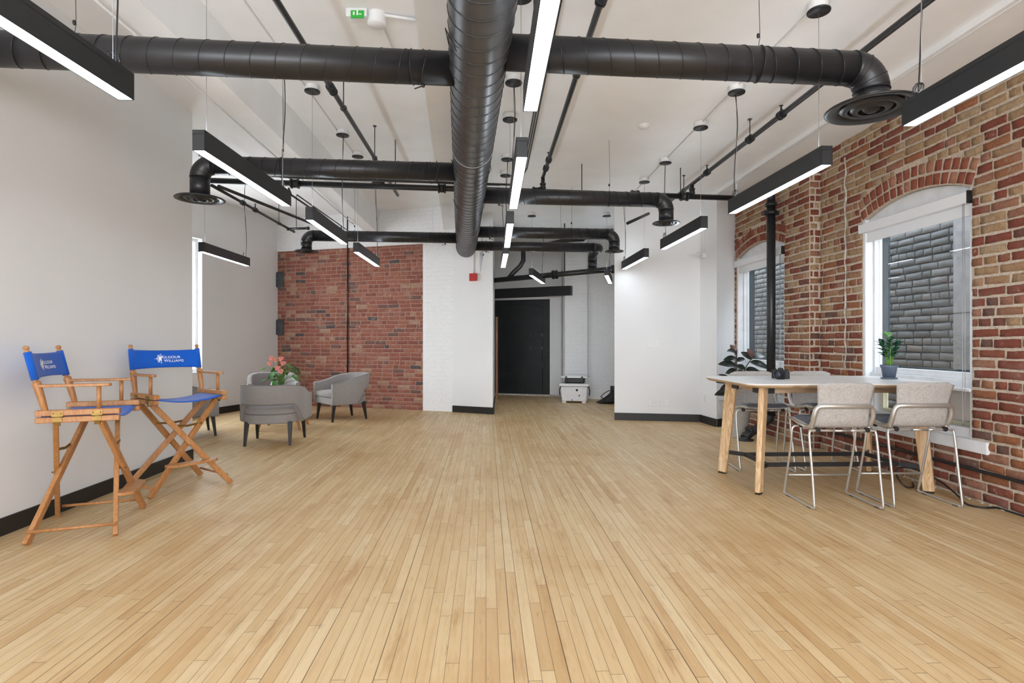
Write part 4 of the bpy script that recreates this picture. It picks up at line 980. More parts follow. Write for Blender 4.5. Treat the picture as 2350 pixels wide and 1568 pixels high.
# ================================================================== DIRECTOR CHAIRS
def text_mesh(txt, size, bold=.0):
    cu = bpy.data.curves.new('t', 'FONT'); cu.body = txt; cu.size = size; cu.extrude = .0004; cu.resolution_u = 4; cu.offset = 0.0; cu.space_character = 1.05
    o = bpy.data.objects.new('t', cu); COL.objects.link(o); dg = bpy.context.evaluated_depsgraph_get()
    me = bpy.data.meshes.new_from_object(o.evaluated_get(dg)); bm_ = bmesh.new(); bm_.from_mesh(me); bmesh.ops.triangulate(bm_, faces=bm_.faces[:]); bm_.to_mesh(me); bm_.free(); vs = [v.co.copy() for v in me.vertices]; fs = [tuple(p.vertices) for p in me.polygons]
    bpy.data.objects.remove(o); w = max(v.x for v in vs)-min(v.x for v in vs); x0 = min(v.x for v in vs)
    return [v-Vector((x0, 0, 0)) for v in vs], fs, w
def director_chair(label, loc, rz):
    """local: x forward, y to the chair's left; back feet at x=0, front feet at x=.49"""
    R = thing('director_chair', label, 'chair', (*loc, 0), rz, 'tall folding director chairs')
    W2 = .27; F2 = .318
    for s in (-1, 1):
        n_ = MB(); n_.box((.27, s*W2, .795), (.44, .042, .036)); n_.build('seat_rail', 'cwood', R, bevel=.005)
        n_ = MB(); n_.box((.27, s*(W2+.004), .752), (.44, .036, .036)); n_.build('lower_rail', 'cwood', R, bevel=.006)
        n_ = MB(); n_.tube([(.10, s*W2, .80), (.075, s*W2, .90), (.053, s*W2, .985), (.050, s*W2, .990)], [.0165, .021, .0245, .018], 14); n_.tube([(.055, s*W2, .97), (.006, s*W2, 1.185)], .014, 12)
        n_.ball((.002, s*W2, 1.200), .017, 12, (1, 1, .85)); n_.tube([(.006, s*W2, 1.18), (.003, s*W2, 1.196)], .010, 10); n_.build('back_post', 'cwood', R, bevel=.003)
        n_ = MB(); n_.prism([(.06, -.02), (.40, -.027), (.435, -.02), (.445, 0), (.435, .02), (.40, .027), (.06, .02)], -.009, .009, M=Matrix.Translation((0, s*(W2), .965)))
        n_.build('armrest', 'cwood', R, bevel=.004)
        n_ = MB(); n_.tube([(.375, s*W2, .81), (.375, s*W2, .958)], .013, 12); n_.build('arm_post', 'cwood', R)
        for xh in (.165, .37):
            n_ = MB(); n_.box((xh, s*(W2+.0225), .785), (.06, .003, .038)); n_.box((xh, s*(W2+.0245), .758), (.05, .004, .034)); n_.bar((xh, s*(W2+.022), .745), (xh, s*(W2+.014), .715), .03, .004, up=(0, 1, 0))
            n_.tube([(xh-.03, s*(W2+.025), .770), (xh+.03, s*(W2+.025), .770)], .004, 8)
            for q in (-.02, .02): n_.ball((xh+q, s*(W2+.025), .792), .004, 6)
            n_.build('hinge', 'brass', R)
        # stretcher between feet of one side
        n_ = MB(); n_.tube([(.015, s*(F2-.018), .075), (.475, s*(F2-.018), .075)], .010, 10); n_.build('stretcher', 'cwood', R)
    for xt, xb, off in ((.165, .0, .016), (.37, .49, -.016)):
        for s in (-1, 1):
            o_ = off*s
            a_ = Vector((xt+o_, s*(W2-.005), .735)); b_ = Vector((xb+o_, -s*F2, .005))
            n_ = MB(); n_.bar(a_, b_, .030, .044, up=(0, 0, 1)); 
            n_.build('leg', 'cwood', R, bevel=.006)
        xm = (xt+xb)/2; n_ = MB(); n_.tube([(xm-.035, 0, .375), (xm+.035, 0, .375)], .005, 8); n_.build('pivot_bolt', 'brass', R)
    # brass spreader braces
    for xt, xb, s1 in ((.165, 0, 1), (.37, .49, -1)):
        f = .26; x_ = xt+(xb-xt)*f; z_ = .735-.73*f; y_ = W2-(W2+F2)*f
        n_ = MB(); n_.bar((x_, -y_-.005, z_), (x_, 0, z_-.012), .004, .018); n_.bar((x_, 0, z_-.012), (x_, y_+.005, z_), .004, .018); n_.ball((x_, 0, z_-.012), .007, 8); n_.ball((x_, .10, z_-.004), .006, 8); n_.build('brace', 'brass', R)
    # footrest
    n_ = MB(); n_.prism([(.455, -.20), (.455, .20), (.50, .205), (.545, .17), (.557, .10), (.557, -.10), (.545, -.17), (.50, -.205)], -.010, .010, M=Matrix.Translation((0, 0, .235))); n_.build('footrest', 'cwood', R, bevel=.004)
    n_ = MB(); n_.tube([(.470, -.205, .225), (.470, .205, .225)], .004, 6); n_.build('footrest_bracket', 'brass', R)
    # canvas seat: slung between the rails
    def seat(u, v):
        y = (u-.5)*2*(W2-.004); sag = .036*(1-(y/W2)**2); x = .075+v*.39
        return (x, y, .779-sag-(.006 if abs(v-.5) > .46 else 0))
    n_ = MB(); n_.grid(seat, 20, 12); n_.build('seat_canvas', 'blue', R, solid=.004)
    # canvas back, sleeves round the posts
    def pb(z): return .055+(.006-.055)*(z-.97)/(.215)
    def back(u, v):
        y = (u-.5)*2*W2; z = 1.005+v*.165; c = (1-abs(y/W2)**2.2)
        return (pb(z)-.035*c+.014, y, z - .008*c*(v-.5)*2*1.0)
    n_ = MB(); n_.grid(back, 28, 8)
    for s in (-1, 1): n_.tube([(pb(1.002), s*W2, 1.002), (pb(1.09), s*W2, 1.09), (pb(1.174), s*W2, 1.174)], .0195, 14, False)
    bk_ = n_.build('back_canvas', 'blue', R, solid=.004)
    # print on the front of the canvas: word mark and half compass
    def onback(x, z):     # x to the viewer's right, seen from the front (viewer's right = chair's left... +y is chair's left)
        y = x; c = (1-abs(y/W2)**2.2); return Vector((pb(z)-.035*c+.014+.0035, y, z))
    n_ = MB()
    def put(vs, fs, x0, z0, sc=1.0, shear=0):
        n_.add([onback(x0+p.x*sc, z0+p.y*sc) + Vector((p.z, 0, 0)) for p in vs], fs)
    for word, z0, x0 in (('KILGOUR', 1.092, -.028), ('WILLIAMS', 1.060, -.014)):
        vs, fs, w = text_mesh(word[0], .036, .0007); put(vs, fs, x0, z0); x1 = x0+w+.003
        vs, fs, w = text_mesh(word[1:], .030, .0007); put([Vector((p.x*1.16, p.y, p.z)) for p in vs], fs, x1, z0)
    n_.build('lettering', 'logo', bk_)
    n_ = MB(); cx, cz = -.034, 1.090
    def spike(a, L, wd):
        dx, dz = math.cos(a), math.sin(a); px_, pz_ = -dz, dx
        pts = [(cx+dx*L, cz+dz*L), (cx+px_*wd+dx*.006, cz+pz_*wd+dz*.006), (cx, cz), (cx-px_*wd+dx*.006, cz-pz_*wd+dz*.006)]
        n_.add([onback(x, z)+Vector((.0006, 0, 0)) for x, z in pts], [(0, 1, 2, 3)])
    spike(PI, .062, .005); spike(PI/2, .050, .004); spike(-PI/2, .050, .004)
    for a in (2.30, -2.30, 2.7, -2.7): spike(a, .046 if abs(a) < 2.5 else .030, .008)
    n_.tube([onback(cx-.034*math.cos(t_)+.0, cz+.034*math.sin(t_)) for t_ in [-1.45+i*.18 for i in range(17)]], .0016, 5)
    n_.build('emblem', 'logo', bk_)
    return R
director_chair('tall director chair with blue canvas, nearer the camera by left wall', (-3.085, 3.725), math.radians(22))
director_chair('tall director chair with blue canvas, farther, near the wall corner', (-3.055, 4.985), math.radians(-35))

# ================================================================== ARMCHAIRS
def tub_chair():
    R = thing('armchair', '', 'armchair', group='grey tub armchairs in the lounge corner')
    hw, fr, bk_ = .375, .35, -.36            # half width, front x, back x ; x forward
    # seat base (rounded at back)
    def plan(hw, fr, rb, back, n=14):
        pts = [(fr, -hw), (fr, hw)]
        for i in range(n+1):
            a = PI/2+PI*i/n; c_ = math.copysign(abs(math.cos(a))**.8, math.cos(a)); s_ = math.copysign(abs(math.sin(a))**.8, math.sin(a))
            pts.append((back+rb+c_*rb, s_*hw))
        return pts
    MB().prism(plan(hw-.06, fr-.01, .33, bk_+.045), .262, .375).build('seat_base', 'grey', R, bevel=.02, seg=3)
    # cushion: domed
    def cush(u, v):
        p = plan(hw-.07, fr-.005, .32, bk_+.05, 22); k = len(p)
        # resample boundary
        t_ = u*k; i = int(t_) % k; f = t_-int(t_); x = p[i][0]*(1-f)+p[(i+1) % k][0]*f; y = p[i][1]*(1-f)+p[(i+1) % k][1]*f
        prof = [(1, .37), (1.008, .395), (.995, .425), (.95, .445), (.8, .46), (.5, .472), (.0, .476)]
        s_, z = prof[min(int(v*6+.5), 6)]; cx = (fr+bk_)/2
        return (cx+(x-cx)*s_, y*s_, z)
    MB().grid(cush, 48, 6, True, 0, True).build('seat_cushion', 'grey', R)
    p = plan(hw-.068, fr-.004, .322, bk_+.048, 22)
    q = []
    for i in range(len(p)): a_, b_ = p[i], p[(i+1) % len(p)]; q += [(a_[0], a_[1], .378), ((a_[0]+b_[0])/2, (a_[1]+b_[1])/2, .378)]
    MB().tube(q, .0045, 6, closed=True).build('piping', 'pipeing', R)
    # shell: U path
    N_ = 44; path = []
    rb = .36
    for i in range(N_+1):
        t_ = i/N_
        if t_ < .25: x = fr-(t_/.25)*(fr-(bk_+rb)); y = -hw; dx, dy = -1, 0
        elif t_ > .75: x = (bk_+rb)+((t_-.75)/.25)*(fr-(bk_+rb)); y = hw; dx, dy = 1, 0
        else:
            a = -PI/2-PI*(t_-.25)/.5; x = bk_+rb+rb*math.cos(a); y = hw*math.sin(a); dx, dy = rb*math.sin(a), -hw*math.cos(a)
            L_ = math.hypot(dx, dy); dx, dy = dx/L_, dy/L_
        path.append((t_, x, y, dx, dy))
    def sm(a, b, x): x = max(0, min(1, (x-a)/(b-a))); return x*x*(3-2*x)
    def zt(t_): return .595+.135*sm(.02, .42, min(t_, 1-t_))
    def zb_(t_): return .262+.225*sm(.27, .36, min(t_, 1-t_))
    def ring(t_, x, y, dx, dy):
        nx, ny = -dy, dx              # inward? path runs clockwise, inward = right-hand side
        if (nx*(0-x)+ny*(0-y)) < 0: nx, ny = -nx, -ny
        th = .062+.02*sm(.1, .5, min(t_, 1-t_)); lean = .05*sm(.2, .5, min(t_, 1-t_))
        top, bot = zt(t_), zb_(t_); r = .014; out = []
        for a, z in ((0, bot+r), (0, (bot+top)/2), (0, top-r), (r*.4, top-r*.3), (r*1.4, top), (th-r*1.6, top-.004), (th-r*.4, top-r*.6), (th, top-r*1.8), (th, (bot+top)/2), (th, bot+r), (th-r, bot), (r, bot)):
            ln = lean*(z-.27)/.46
            out.append((x+nx*(a)-0-ln*(-(-nx)) if False else x+nx*(a-ln), y+ny*(a-ln), z))
        return out
    rows = [ring(*p_) for p_ in path]; vs = [v for r_ in rows for v in r_]; k = 12; fs = []
    for i in range(N_):
        for j in range(k): fs.append((i*k+j, i*k+(j+1) % k, (i+1)*k+(j+1) % k, (i+1)*k+j))
    fs.append(tuple(range(k))[::-1]); fs.append(tuple(N_*k+j for j in range(k)))
    m = MB(); m.add(vs, fs, True); sh = m.build('back_shell', 'grey', R, bevel=.008, seg=2)
    m = MB(); m.tube([(r_[3][0], r_[3][1], r_[3][2]) for r_ in rows], .0032, 6)
    m.tube([Vector(r_[0])+Vector((0, 0, 0)) for r_ in rows[10:35]], .0028, 6); m.build('piping', 'pipeing', sh)
    for sx, sy in ((.285, .28), (.285, -.28), (-.215, .245), (-.215, -.245)):
        m = MB(); ox = .035*(1 if sx > 0 else -1.3); oy = .012*(1 if sy > 0 else -1)
        m.bar((sx, sy, .285), (sx+ox, sy+oy, 0), .05, .05, up=(0, 1, 0), w2=.026, h2=.026); m.build('leg', 'legblack', R, bevel=.003)
    return R
tc = tub_chair()
places = [((-2.93, 6.97), 97, 'grey tub armchair nearest the camera, seen from behind'),
          ((-2.70, 9.10), -139, 'grey tub armchair in front of the brick panel, farthest right'),
          ((-3.86, 9.15), -64, 'grey tub armchair facing the camera behind the flowering plant'),
          ((-4.33, 7.50), 36, 'grey tub armchair half hidden behind the left wall corner')]
for i, (p, a, lab) in enumerate(places):
    o = tc if i == 0 else copy_tree(tc)
    o.location = (*p, 0); o.rotation_euler = (0, 0, math.radians(a)); o['label'] = lab
# small round table
root = thing('coffee_table', 'small round wooden table among the grey armchairs', 'table', (-3.28, 8.14, 0))
m = MB(); m.lathe([(.0005, .385), (.33, .385), (.345, .395), (.345, .41), (.0005, .41)], (0, 0, 0), 40); m.build('table_top', 'brownwood', root)
for k in range(4):
    a = PI/4+k*PI/2+.15; m = MB(); m.bar((.24*math.cos(a), .24*math.sin(a), .387), (.40*math.cos(a), .40*math.sin(a), 0), .04, .04, w2=.028, h2=.028); m.build('leg', 'cwood', root, bevel=.005)

# ================================================================== PLANTS
def leaf(mb, base, d, L, wd, up=(0, 0, 1), curl=.3, fold=.25, heart=False, mat=0, n=8, droop=0.0):
    base = Vector(base); d = Vector(d).normalized(); up = Vector(up); sd = d.cross(up)
    if sd.length < .05: sd = d.cross(Vector((1, 0, 0)))
    sd.normalize(); u = sd.cross(d).normalized(); nv = 4
    def fn(a, b):
        t_ = a; s_ = (b-.5)*2
        if heart: w_ = wd*(math.sin(PI*min(1, (t_*.92+.12)))**.6)*(1-t_**2.2*.85)
        else: w_ = wd*math.sin(PI*(t_**.85))**.75
        back = -.12*L*abs(s_) if heart and t_ < .2 else 0
        c = base + d*(t_*L+back*(1-t_*5 if t_ < .2 else 0)) + u*(-curl*L*t_*t_) + Vector((0, 0, -droop*L*t_*t_))
        return c + sd*(s_*w_/2) + u*(abs(s_)*w_*fold*.5)
    mb.grid(fn, n, nv, True, mat)
def rv(a, e): return Vector((math.cos(a)*math.cos(e), math.sin(a)*math.cos(e), math.sin(e)))
# rubber plant
root = thing('rubber_plant', 'dark-leaved rubber plant in a ribbed grey pot by the far window', 'plant', (2.93, 7.42, 0))
prof = [(.0005, .0), (.125, 0)]
for i in range(28): z = .005+.44*i/27; prof.append((.125+.075*(z/.45)+(.005 if i % 2 else -.004), z))
prof += [(.205, .455), (.19, .455), (.185, .43), (.0005, .43)]
MB().lathe(prof, n=44).build('pot', 'ribpot', root)
MB().lathe([(.183, .415), (.1, .425), (.0005, .43)], n=24).build('soil', 'soil', root)
st = MB(); lf = MB(); random.seed(11)
stems = [[(0, 0, .42), (.01, -.01, .7), (0, -.02, .95), (.005, -.03, 1.13)], [(.03, .02, .42), (.06, .0, .65), (.12, -.01, .88), (.20, -.03, 1.02)], [(-.03, .0, .42), (-.06, -.03, .58), (-.09, -.04, .72)], [(.02, -.03, .42), (.10, -.10, .55), (.2, -.12, .66)]]
for s_ in stems: st.tube(smooth(s_), .007, 7)
LV = [((0, -.02, 1.08), 2.9, 1.15, .17, 1), ((0, -.03, 1.10), 3.6, .35, .17, 0), ((0, -.02, 1.02), 3.3, .12, .18, 0), ((0, -.02, .98), 0.2, .5, .15, 0), ((0, -.02, .92), 3.2, .35, .25, 0), ((0, -.02, .86), 3.6, .05, .18, 0), ((0, -.02, .80), 5.6, -.1, .2, 0),
      ((.20, -.03, 1.02), 2.0, 1.25, .18, 1), ((.20, -.03, 1.0), 2.5, .85, .20, 0), ((.20, -.03, 1.02), .1, .45, .24, 0), ((.17, -.03, .97), -.3, -.1, .26, 0), ((.12, -.02, .88), 3.4, .5, .17, 0), ((.12, -.02, .86), .2, .1, .26, 0), ((.10, -.02, .84), 3.8, .1, .18, 0), ((.10, 0, .80), 1.0, .0, .2, 0),
      ((-.06, -.03, .72), 3.3, .2, .22, 0), ((-.09, -.04, .72), 2.8, .8, .19, 0), ((-.08, -.04, .66), 3.7, -.1, .22, 0), ((-.06, -.03, .58), 3.3, .1, .24, 0), ((-.02, -.02, .52), 3.9, .1, .22, 0), ((.2, -.12, .66), 5.2, .2, .2, 0), ((.15, -.12, .6), .0, .3, .2, 0), ((0, -.02, .62), 2.2, .3, .2, 0), ((.05, 0, .7), .9, .2, .2, 0)]
for b_, a, e, L_, mt in LV: leaf(lf, b_, rv(a, e), L_, L_*.46, up=(random.uniform(-.3, .3), -1.0 if e > .8 else -.75, .1 if e > .8 else random.uniform(.3, .8)), curl=.1, fold=.2, mat=mt, droop=.2)
st.build('stems', 'brownstem', root); lf.build('foliage', ['rubber', 'rubberb'], root)
# plant on the high table
TZ = .905
root = thing('potted_plant', 'small green potted plant in a slate blue pot on high table', 'plant', (3.375, 5.07, TZ))
MB().lathe([(.0005, 0), (.062, 0), (.066, .004), (.066, .012), (.055, .014), (.0005, .014)], n=32).build('saucer', 'bluepot', root)
MB().lathe([(.0005, .014), (.048, .014), (.062, .10), (.068, .102), (.070, .125), (.064, .126), (.062, .112), (.0005, .112)], n=32).build('pot', 'bluepot', root)
m = MB(); m.lathe([(.062, .112), (.04, .118), (.0005, .12)], n=20); random.seed(3)
for i in range(14): a = random.uniform(0, 6.28); r_ = random.uniform(.01, .05); m.ball((r_*math.cos(a), r_*math.sin(a), .12), random.uniform(.006, .012), 6)
m.build('soil', 'soil', root)
st = MB(); lf = MB(); random.seed(21)
for a, r_, h_, th in ((3.3, .075, .19, .004), (.15, .085, .20, .0045), (4.6, .02, .22, .006), (1.6, .02, .27, .006), (2.6, .05, .22, .004), (5.6, .06, .19, .004)):
    e_ = Vector((r_*math.cos(a), r_*math.sin(a), .115+h_)); b_ = Vector((.02*math.cos(a), .02*math.sin(a), .115)); md = (b_+e_)/2+Vector((-.2*(e_.x-b_.x), -.2*(e_.y-b_.y), 0))
    P_ = smooth([b_, md, e_], 6); st.tube(P_, [th*1.6-(th)*i/len(P_) for i in range(len(P_))], 7)
    for j in range(5, len(P_)):
        for s_ in (-1, 1):
            leaf(lf, P_[j], rv(a+s_*1.2+random.uniform(-.3, .3), .45+random.uniform(-.2, .3)), random.uniform(.055, .08), .03, curl=.15, fold=.3, mat=1 if (h_ > .25 and j > 9) else 0)
    leaf(lf, P_[-1], rv(a, 1.0), .06, .026, curl=.1, mat=1 if h_ > .25 else 0)
for k in range(3): st.tube([(.01*k-.015, -.012, .115), (.012*k-.018, -.012, .18)], .010, 8)
st.build('stems', 'stem', root); lf.build('foliage', ['zz', 'zznew'], root)
# flowering plant on the coffee table
root = thing('flowering_plant', 'pink flowering plant among the grey armchairs', 'plant', (-3.33, 8.17, .41))
root.scale = (.95, .95, 1.10)
MB().lathe([(.0005, 0), (.06, 0), (.085, .15), (.09, .155), (.083, .157), (.078, .14), (.0005, .14)], n=32).build('pot', 'whitepot', root)
MB().lathe([(.078, .14), (.0005, .145)], n=20).build('soil', 'soil', root)
st = MB(); lf = MB(); fl = MB(); random.seed(5)
for i in range(30):
    a = random.uniform(0, 6.28); r_ = random.uniform(.05, .24); h_ = random.uniform(.12, .38)*(1.15-r_*1.6)
    e_ = Vector((r_*math.cos(a), r_*math.sin(a), .14+h_)); P_ = smooth([(0.02*math.cos(a), .02*math.sin(a), .14), (e_.x*.35, e_.y*.35, .14+h_*.75), e_], 5); st.tube(P_, .0028, 6)
    leaf(lf, e_, rv(a+random.uniform(-.4, .4), random.uniform(-.5, .2)), random.uniform(.11, .16), .09, curl=.2, heart=True, fold=.12, droop=.2)
for (x, y, z) in ((-.09, -.09, .53), (-.11, -.10, .46), (.0, -.08, .52), (.05, -.12, .46), (-.03, -.14, .40), (.08, -.14, .36), (-.05, -.05, .50)):
    st.tube(smooth([(0, 0, .14), (x*.5, y*.5, z*.7), (x, y, z)], 5), .0025, 6)
    leaf(fl, (x, y, z), rv(random.choice((2.9, .2, 3.4)), .4), .085, .075, up=(0, -1, .5), curl=.1, heart=True, fold=.15)
    fl.tube([(x, y, z), (x-.005, y-.015, z+.04)], [.005, .003], 6, mat=1)
st.build('stems', 'stem', root); lf.build('foliage', 'leaf', root); fl.build('flowers', ['pink', 'spadix'], root)

# ================================================================== HIGH TABLE
root = thing('high_table', 'counter-height table with white top and splayed ash legs', 'table', (2.70, 4.99, 0), math.radians(1.5))
hx, hy = .83, .52
def top_outline(hx, hy, cham=.16, bow=.03):
    pts = []
    for sx, sy, a0 in ((1, 1, 0), (-1, 1, 90), (-1, -1, 180), (1, -1, 270)):
        for k in range(7):
            a = math.radians(a0+90*k/6); pts.append((sx*(hx-.10)+.10*math.cos(a), sy*(hy-.10)+.10*math.sin(a)))
    # bow the long sides and ends a little
    return [(x*(1+bow*(1-(y/hy)**2)), y*(1+.04*(1-(x/hx)**2))) for x, y in pts]
ol = top_outline(hx, hy)
m = MB(); m.prism(ol, .897, .905); m.build('table_top', 'top', root, bevel=.001)
m = MB(); inn = [(x*.975, y*.965) for x, y in ol]; n_ = len(ol)
m.add([(x, y, .8968) for x, y in ol]+[(x, y, .888) for x, y in ol]+[(x, y, .872) for x, y in inn], [(i, (i+1) % n_, n_+(i+1) % n_, n_+i)[::-1] for i in range(n_)]+[(n_+i, n_+(i+1) % n_, 2*n_+(i+1) % n_, 2*n_+i)[::-1] for i in range(n_)]+[tuple(2*n_+i for i in range(n_))[::-1], tuple(range(n_))])
m.build('edge_band', 'ash_x', root)
for sy in (-1, 1): MB().box((0, sy*.26, .842), (1.30, .03, .062)).build('apron', 'ash_x', root, bevel=.004)
for sx in (-1, 1):
    MB().box((sx*.62, 0, .845), (.05, .50, .055)).build('cross_beam', 'ash_x', root, bevel=.004)
    m = MB()
    for y in (-.09, .0): m.lathe([(.0005, -.004), (.016, -.004), (.016, .004), (.0005, .004)], (0, 0, 0), 14, M=Matrix.Translation((sx*.647, y-.15, .846)) @ Matrix.Rotation(PI/2, 4, 'Y'))
    m.build('cable_port', 'blackpl', root)
for sx in (-1, 1):
    for sy in (-1, 1):
        d_ = Vector((sx, sy, 0)).normalized(); a_ = Vector((sx*.64, sy*.315, .872)); b_ = Vector((sx*.705, sy*.37, .012))
        m = MB(); m.bar(a_, b_, .046, .105, up=d_, w2=.042, h2=.082); l_ = m.build('leg', 'ash', root, bevel=.010, seg=3)
        m = MB(); m.bar((b_.x, b_.y, .012), (b_.x, b_.y, 0), .036, .068, up=d_); m.build('foot_cap', 'blackpl', l_)
        m = MB(); q = a_-d_*.055; m.box((q.x-sx*.02, q.y, .838), (.10, .012, .06)); m.box((q.x, q.y-sy*.045, .838), (.012, .09, .06)); m.box((sx*.652, sy*.215, .84), (.010, .13, .062)); m.ball((q.x-sx*.05, q.y-sy*.0+(-.008 if sy < 0 else .008), .838), .006, 8)
        m.build('corner_bracket', 'blackpl', root)
m = MB(); zs_ = .205
for sy in (-1, 1): m.box((0, sy*.215, zs_), (1.12, .012, .036))
for sx in (-1, 1):
    for sy in (-1, 1): m.bar((sx*.56, sy*.215, zs_), (sx*.675, sy*.335, zs_), .012, .036)
    m.box((sx*.56, 0, zs_), (.012, .43, .036))
m.build('stretcher_frame', 'black', root)

# camera on the table
root = thing('photo_camera', 'black film camera lying on the white table top', 'camera', (2.385, 5.03, TZ), math.radians(-48))
m = MB(); m.prism([(-.072, -.018), (-.066, -.024), (.066, -.024), (.072, -.018), (.072, .018), (.066, .022), (-.066, .022), (-.072, .018)], .006, .082); m.box((0, 0, .003), (.06, .035, .006)); m.build('body', 'blackpl', root, bevel=.003)
m = MB(); m.add([(-.024, -.024, .08), (.024, -.024, .08), (.024, .02, .08), (-.024, .02, .08), (-.014, -.018, .102), (.014, -.018, .102), (.014, .014, .100), (-.014, .014, .100)], [(0, 1, 5, 4), (1, 2, 6, 5), (2, 3, 7, 6), (3, 0, 4, 7), (4, 5, 6, 7)]); m.build('prism_housing', 'blackpl', root, bevel=.003)
m = MB(); m.lathe([(.032, -.024), (.034, -.030), (.034, -.045), (.031, -.047), (.031, -.060), (.033, -.062), (.033, -.078), (.029, -.080), (.024, -.072)], (0, 0, .043), 32, axis='Y'); l_ = m.build('lens', 'blackpl', root)
m = MB(); m.lathe([(.0005, -.076), (.012, -.075), (.026, -.070)], (0, 0, .043), 24, axis='Y'); m.build('front_glass', 'screen', l_)
m = MB(); m.lathe([(.014, .082), (.014, .091), (.0005, .092)], (.048, 0, 0), 18); m.build('dial', 'blackpl', root)
m = MB(); m.lathe([(.012, .082), (.012, .090), (.0005, .091)], (-.045, 0, 0), 18); m.tube([(-.045, 0, .09), (-.045, 0, .096)], .005, 10); m.build('dial', 'blackpl', root)
m = MB(); m.box((.05, -.025, .04), (.024, .006, .06)); m.build('hand_grip', 'blackpl', root, bevel=.003)
m = MB(); m.tube([(.072, 0, .07), (.08, 0, .075)], .003, 6); m.tube([(-.072, 0, .07), (-.08, 0, .075)], .003, 6); m.build('strap_lug', 'steel', root)

# ================================================================== STOOLS
def stool():
    """local: +y is the sitting direction, back at -y"""
    R = thing('counter_stool', '', 'stool', group='felt shell stools around the high table')
    prof = [(.215, .600), (.205, .612), (.16, .618), (.08, .608), (0, .598), (-.08, .590), (-.13, .595), (-.165, .615), (-.188, .65), (-.202, .70), (-.216, .77), (-.230, .85), (-.245, .935)]
    P_ = smooth([(0, a, b) for a, b in prof], 3); n = len(P_)-1
    def wd(t_):
        if t_ < .1: return .175+.04*math.sin(t_/.1*PI/2)
        if t_ < .55: return .215-.030*math.exp(-((t_-.44)/.07)**2)
        return .215-.022*math.sin((t_-.55)/.45*PI)+.004*(t_-.55)
    def fn(u, v):
        p = P_[min(int(round(v*n)), n)]; t_ = v; w_ = wd(t_); s_ = (u-.5)*2
        x = s_*w_; seat = max(0, 1-abs(t_-.30)/.32)
        y = p.y; z = p.z + .020*s_**4*max(0, 1-t_*2.2)*1.0
        bb = max(0, min(1, (t_-.42)/.2)); y += .030*bb*(s_*s_)         # wrap forward at the sides
        if t_ > .93: k = (t_-.93)/.07; z -= .022*k*k*max(0, abs(s_)-.75)/.25
        return (x, y, z)
    m = MB(); m.grid(fn, 18, n); m.build('shell', 'felt', R, solid=.010)
    # light rim under the seat edge
    m = MB()
    for s_ in (-1, 1):
        pts = [fn(.5+s_*.5, v) for v in [i/24 for i in range(0, 15)]]
        m.tube([(x+s_*.004, y, z-.010) for x, y, z in pts], [.006+.010*min(1, i/12) for i in range(len(pts))], 10)
    # hoop crossing the back
    def bk(u, z):
        # surface point on the back at height z
        best = min(P_[len(P_)//2:], key=lambda q: abs(q.z-z)); s_ = (u-.5)*2; return Vector((s_*.217, best.y+.030*s_*s_-.012, z))
    hoop = []
    for (u, z) in ((.0, .630), (-.005, .68), (.01, .725), (.05, .752), (.12, .760), (.3, .762), (.5, .762), (.7, .762), (.88, .760), (.95, .752), (.99, .725), (1.005, .68), (1., .630)): hoop.append(bk(u, z))
    hoop = [Vector((-.210, -.06, .592)), Vector((-.216, -.125, .598))]+hoop+[Vector((.216, -.125, .598)), Vector((.210, -.06, .592))]
    m.tube(smooth(hoop, 4), .0185, 12); m.build('hoop_frame', 'steel', R)
    # pad
    def pad(u, v):
        t_ = .05+v*.36; x, y, z = fn(.5+(u-.5)*.90, t_); e = min(1, min(u, 1-u)*9, min(v, 1-v)*9)**.5
        return (x, y, z+.004+.028*e)
    m = MB(); m.grid(pad, 20, 16); m.build('seat_pad', 'cushion', R)
    # sled base
    for s_ in (-1, 1):
        X = s_*.25
        raw = [(s_*.06, .085, .574), (s_*.19, .085, .575), (s_*.225, .085, .572), (X, .088, .548), (X+s_*.002, .105, .42), (X+s_*.003, .205, .05), (X+s_*.003, .213, .022), (X+s_*.003, .200, .010), (X+s_*.003, .15, .010), (X+s_*.003, -.20, .010), (X+s_*.003, -.235, .012), (X+s_*.003, -.245, .035), (X, -.215, .25), (X, -.170, .545), (s_*.225, -.165, .570), (s_*.19, -.163, .574), (s_*.06, -.163, .572)]
        m = MB(); m.tube(smooth(raw, 3), .0092, 10); m.build('sled_leg', 'steel', R)
        m = MB()
        for y in (.085, -.163): m.tube([(s_*.185, y-.012, .578), (s_*.185, y+.012, .578)], .018, 12)
        m.build('seat_clip', 'blackpl', R)
        m = MB(); m.box((X+s_*.003, .14, .003), (.016, .05, .006)); m.box((X+s_*.003, -.18, .003), (.016, .05, .006)); m.build('glide', 'blackpl', R)
    m = MB(); m.tube([(-.245, .168, .165), (.245, .168, .165)], .0085, 10); m.build('foot_bar', 'steel', R)
    m = MB(); m.tube([(-.06, .085, .574), (.06, .085, .574)], .009, 8); m.tube([(-.06, -.163, .572), (.06, -.163, .572)], .009, 8); m.build('under_bar', 'steel', R)
    return R
s0 = stool()
for i, (x, y, a, lab) in enumerate(((2.47, 4.40, 0, 'felt stool on the near side of the table, closer to the left end'), (3.09, 4.45, 0, 'felt stool on the near side of the table, beside the brick wall'),
                                    (2.43, 5.56, 176, 'felt stool across the table, in front of the rubber plant'), (3.05, 5.60, 180, 'felt stool across the table, near the brick step'))):
    o = s0 if i == 0 else copy_tree(s0); o.location = (x, y, 0); o.rotation_euler = (0, 0, math.radians(a)); o['label'] = lab

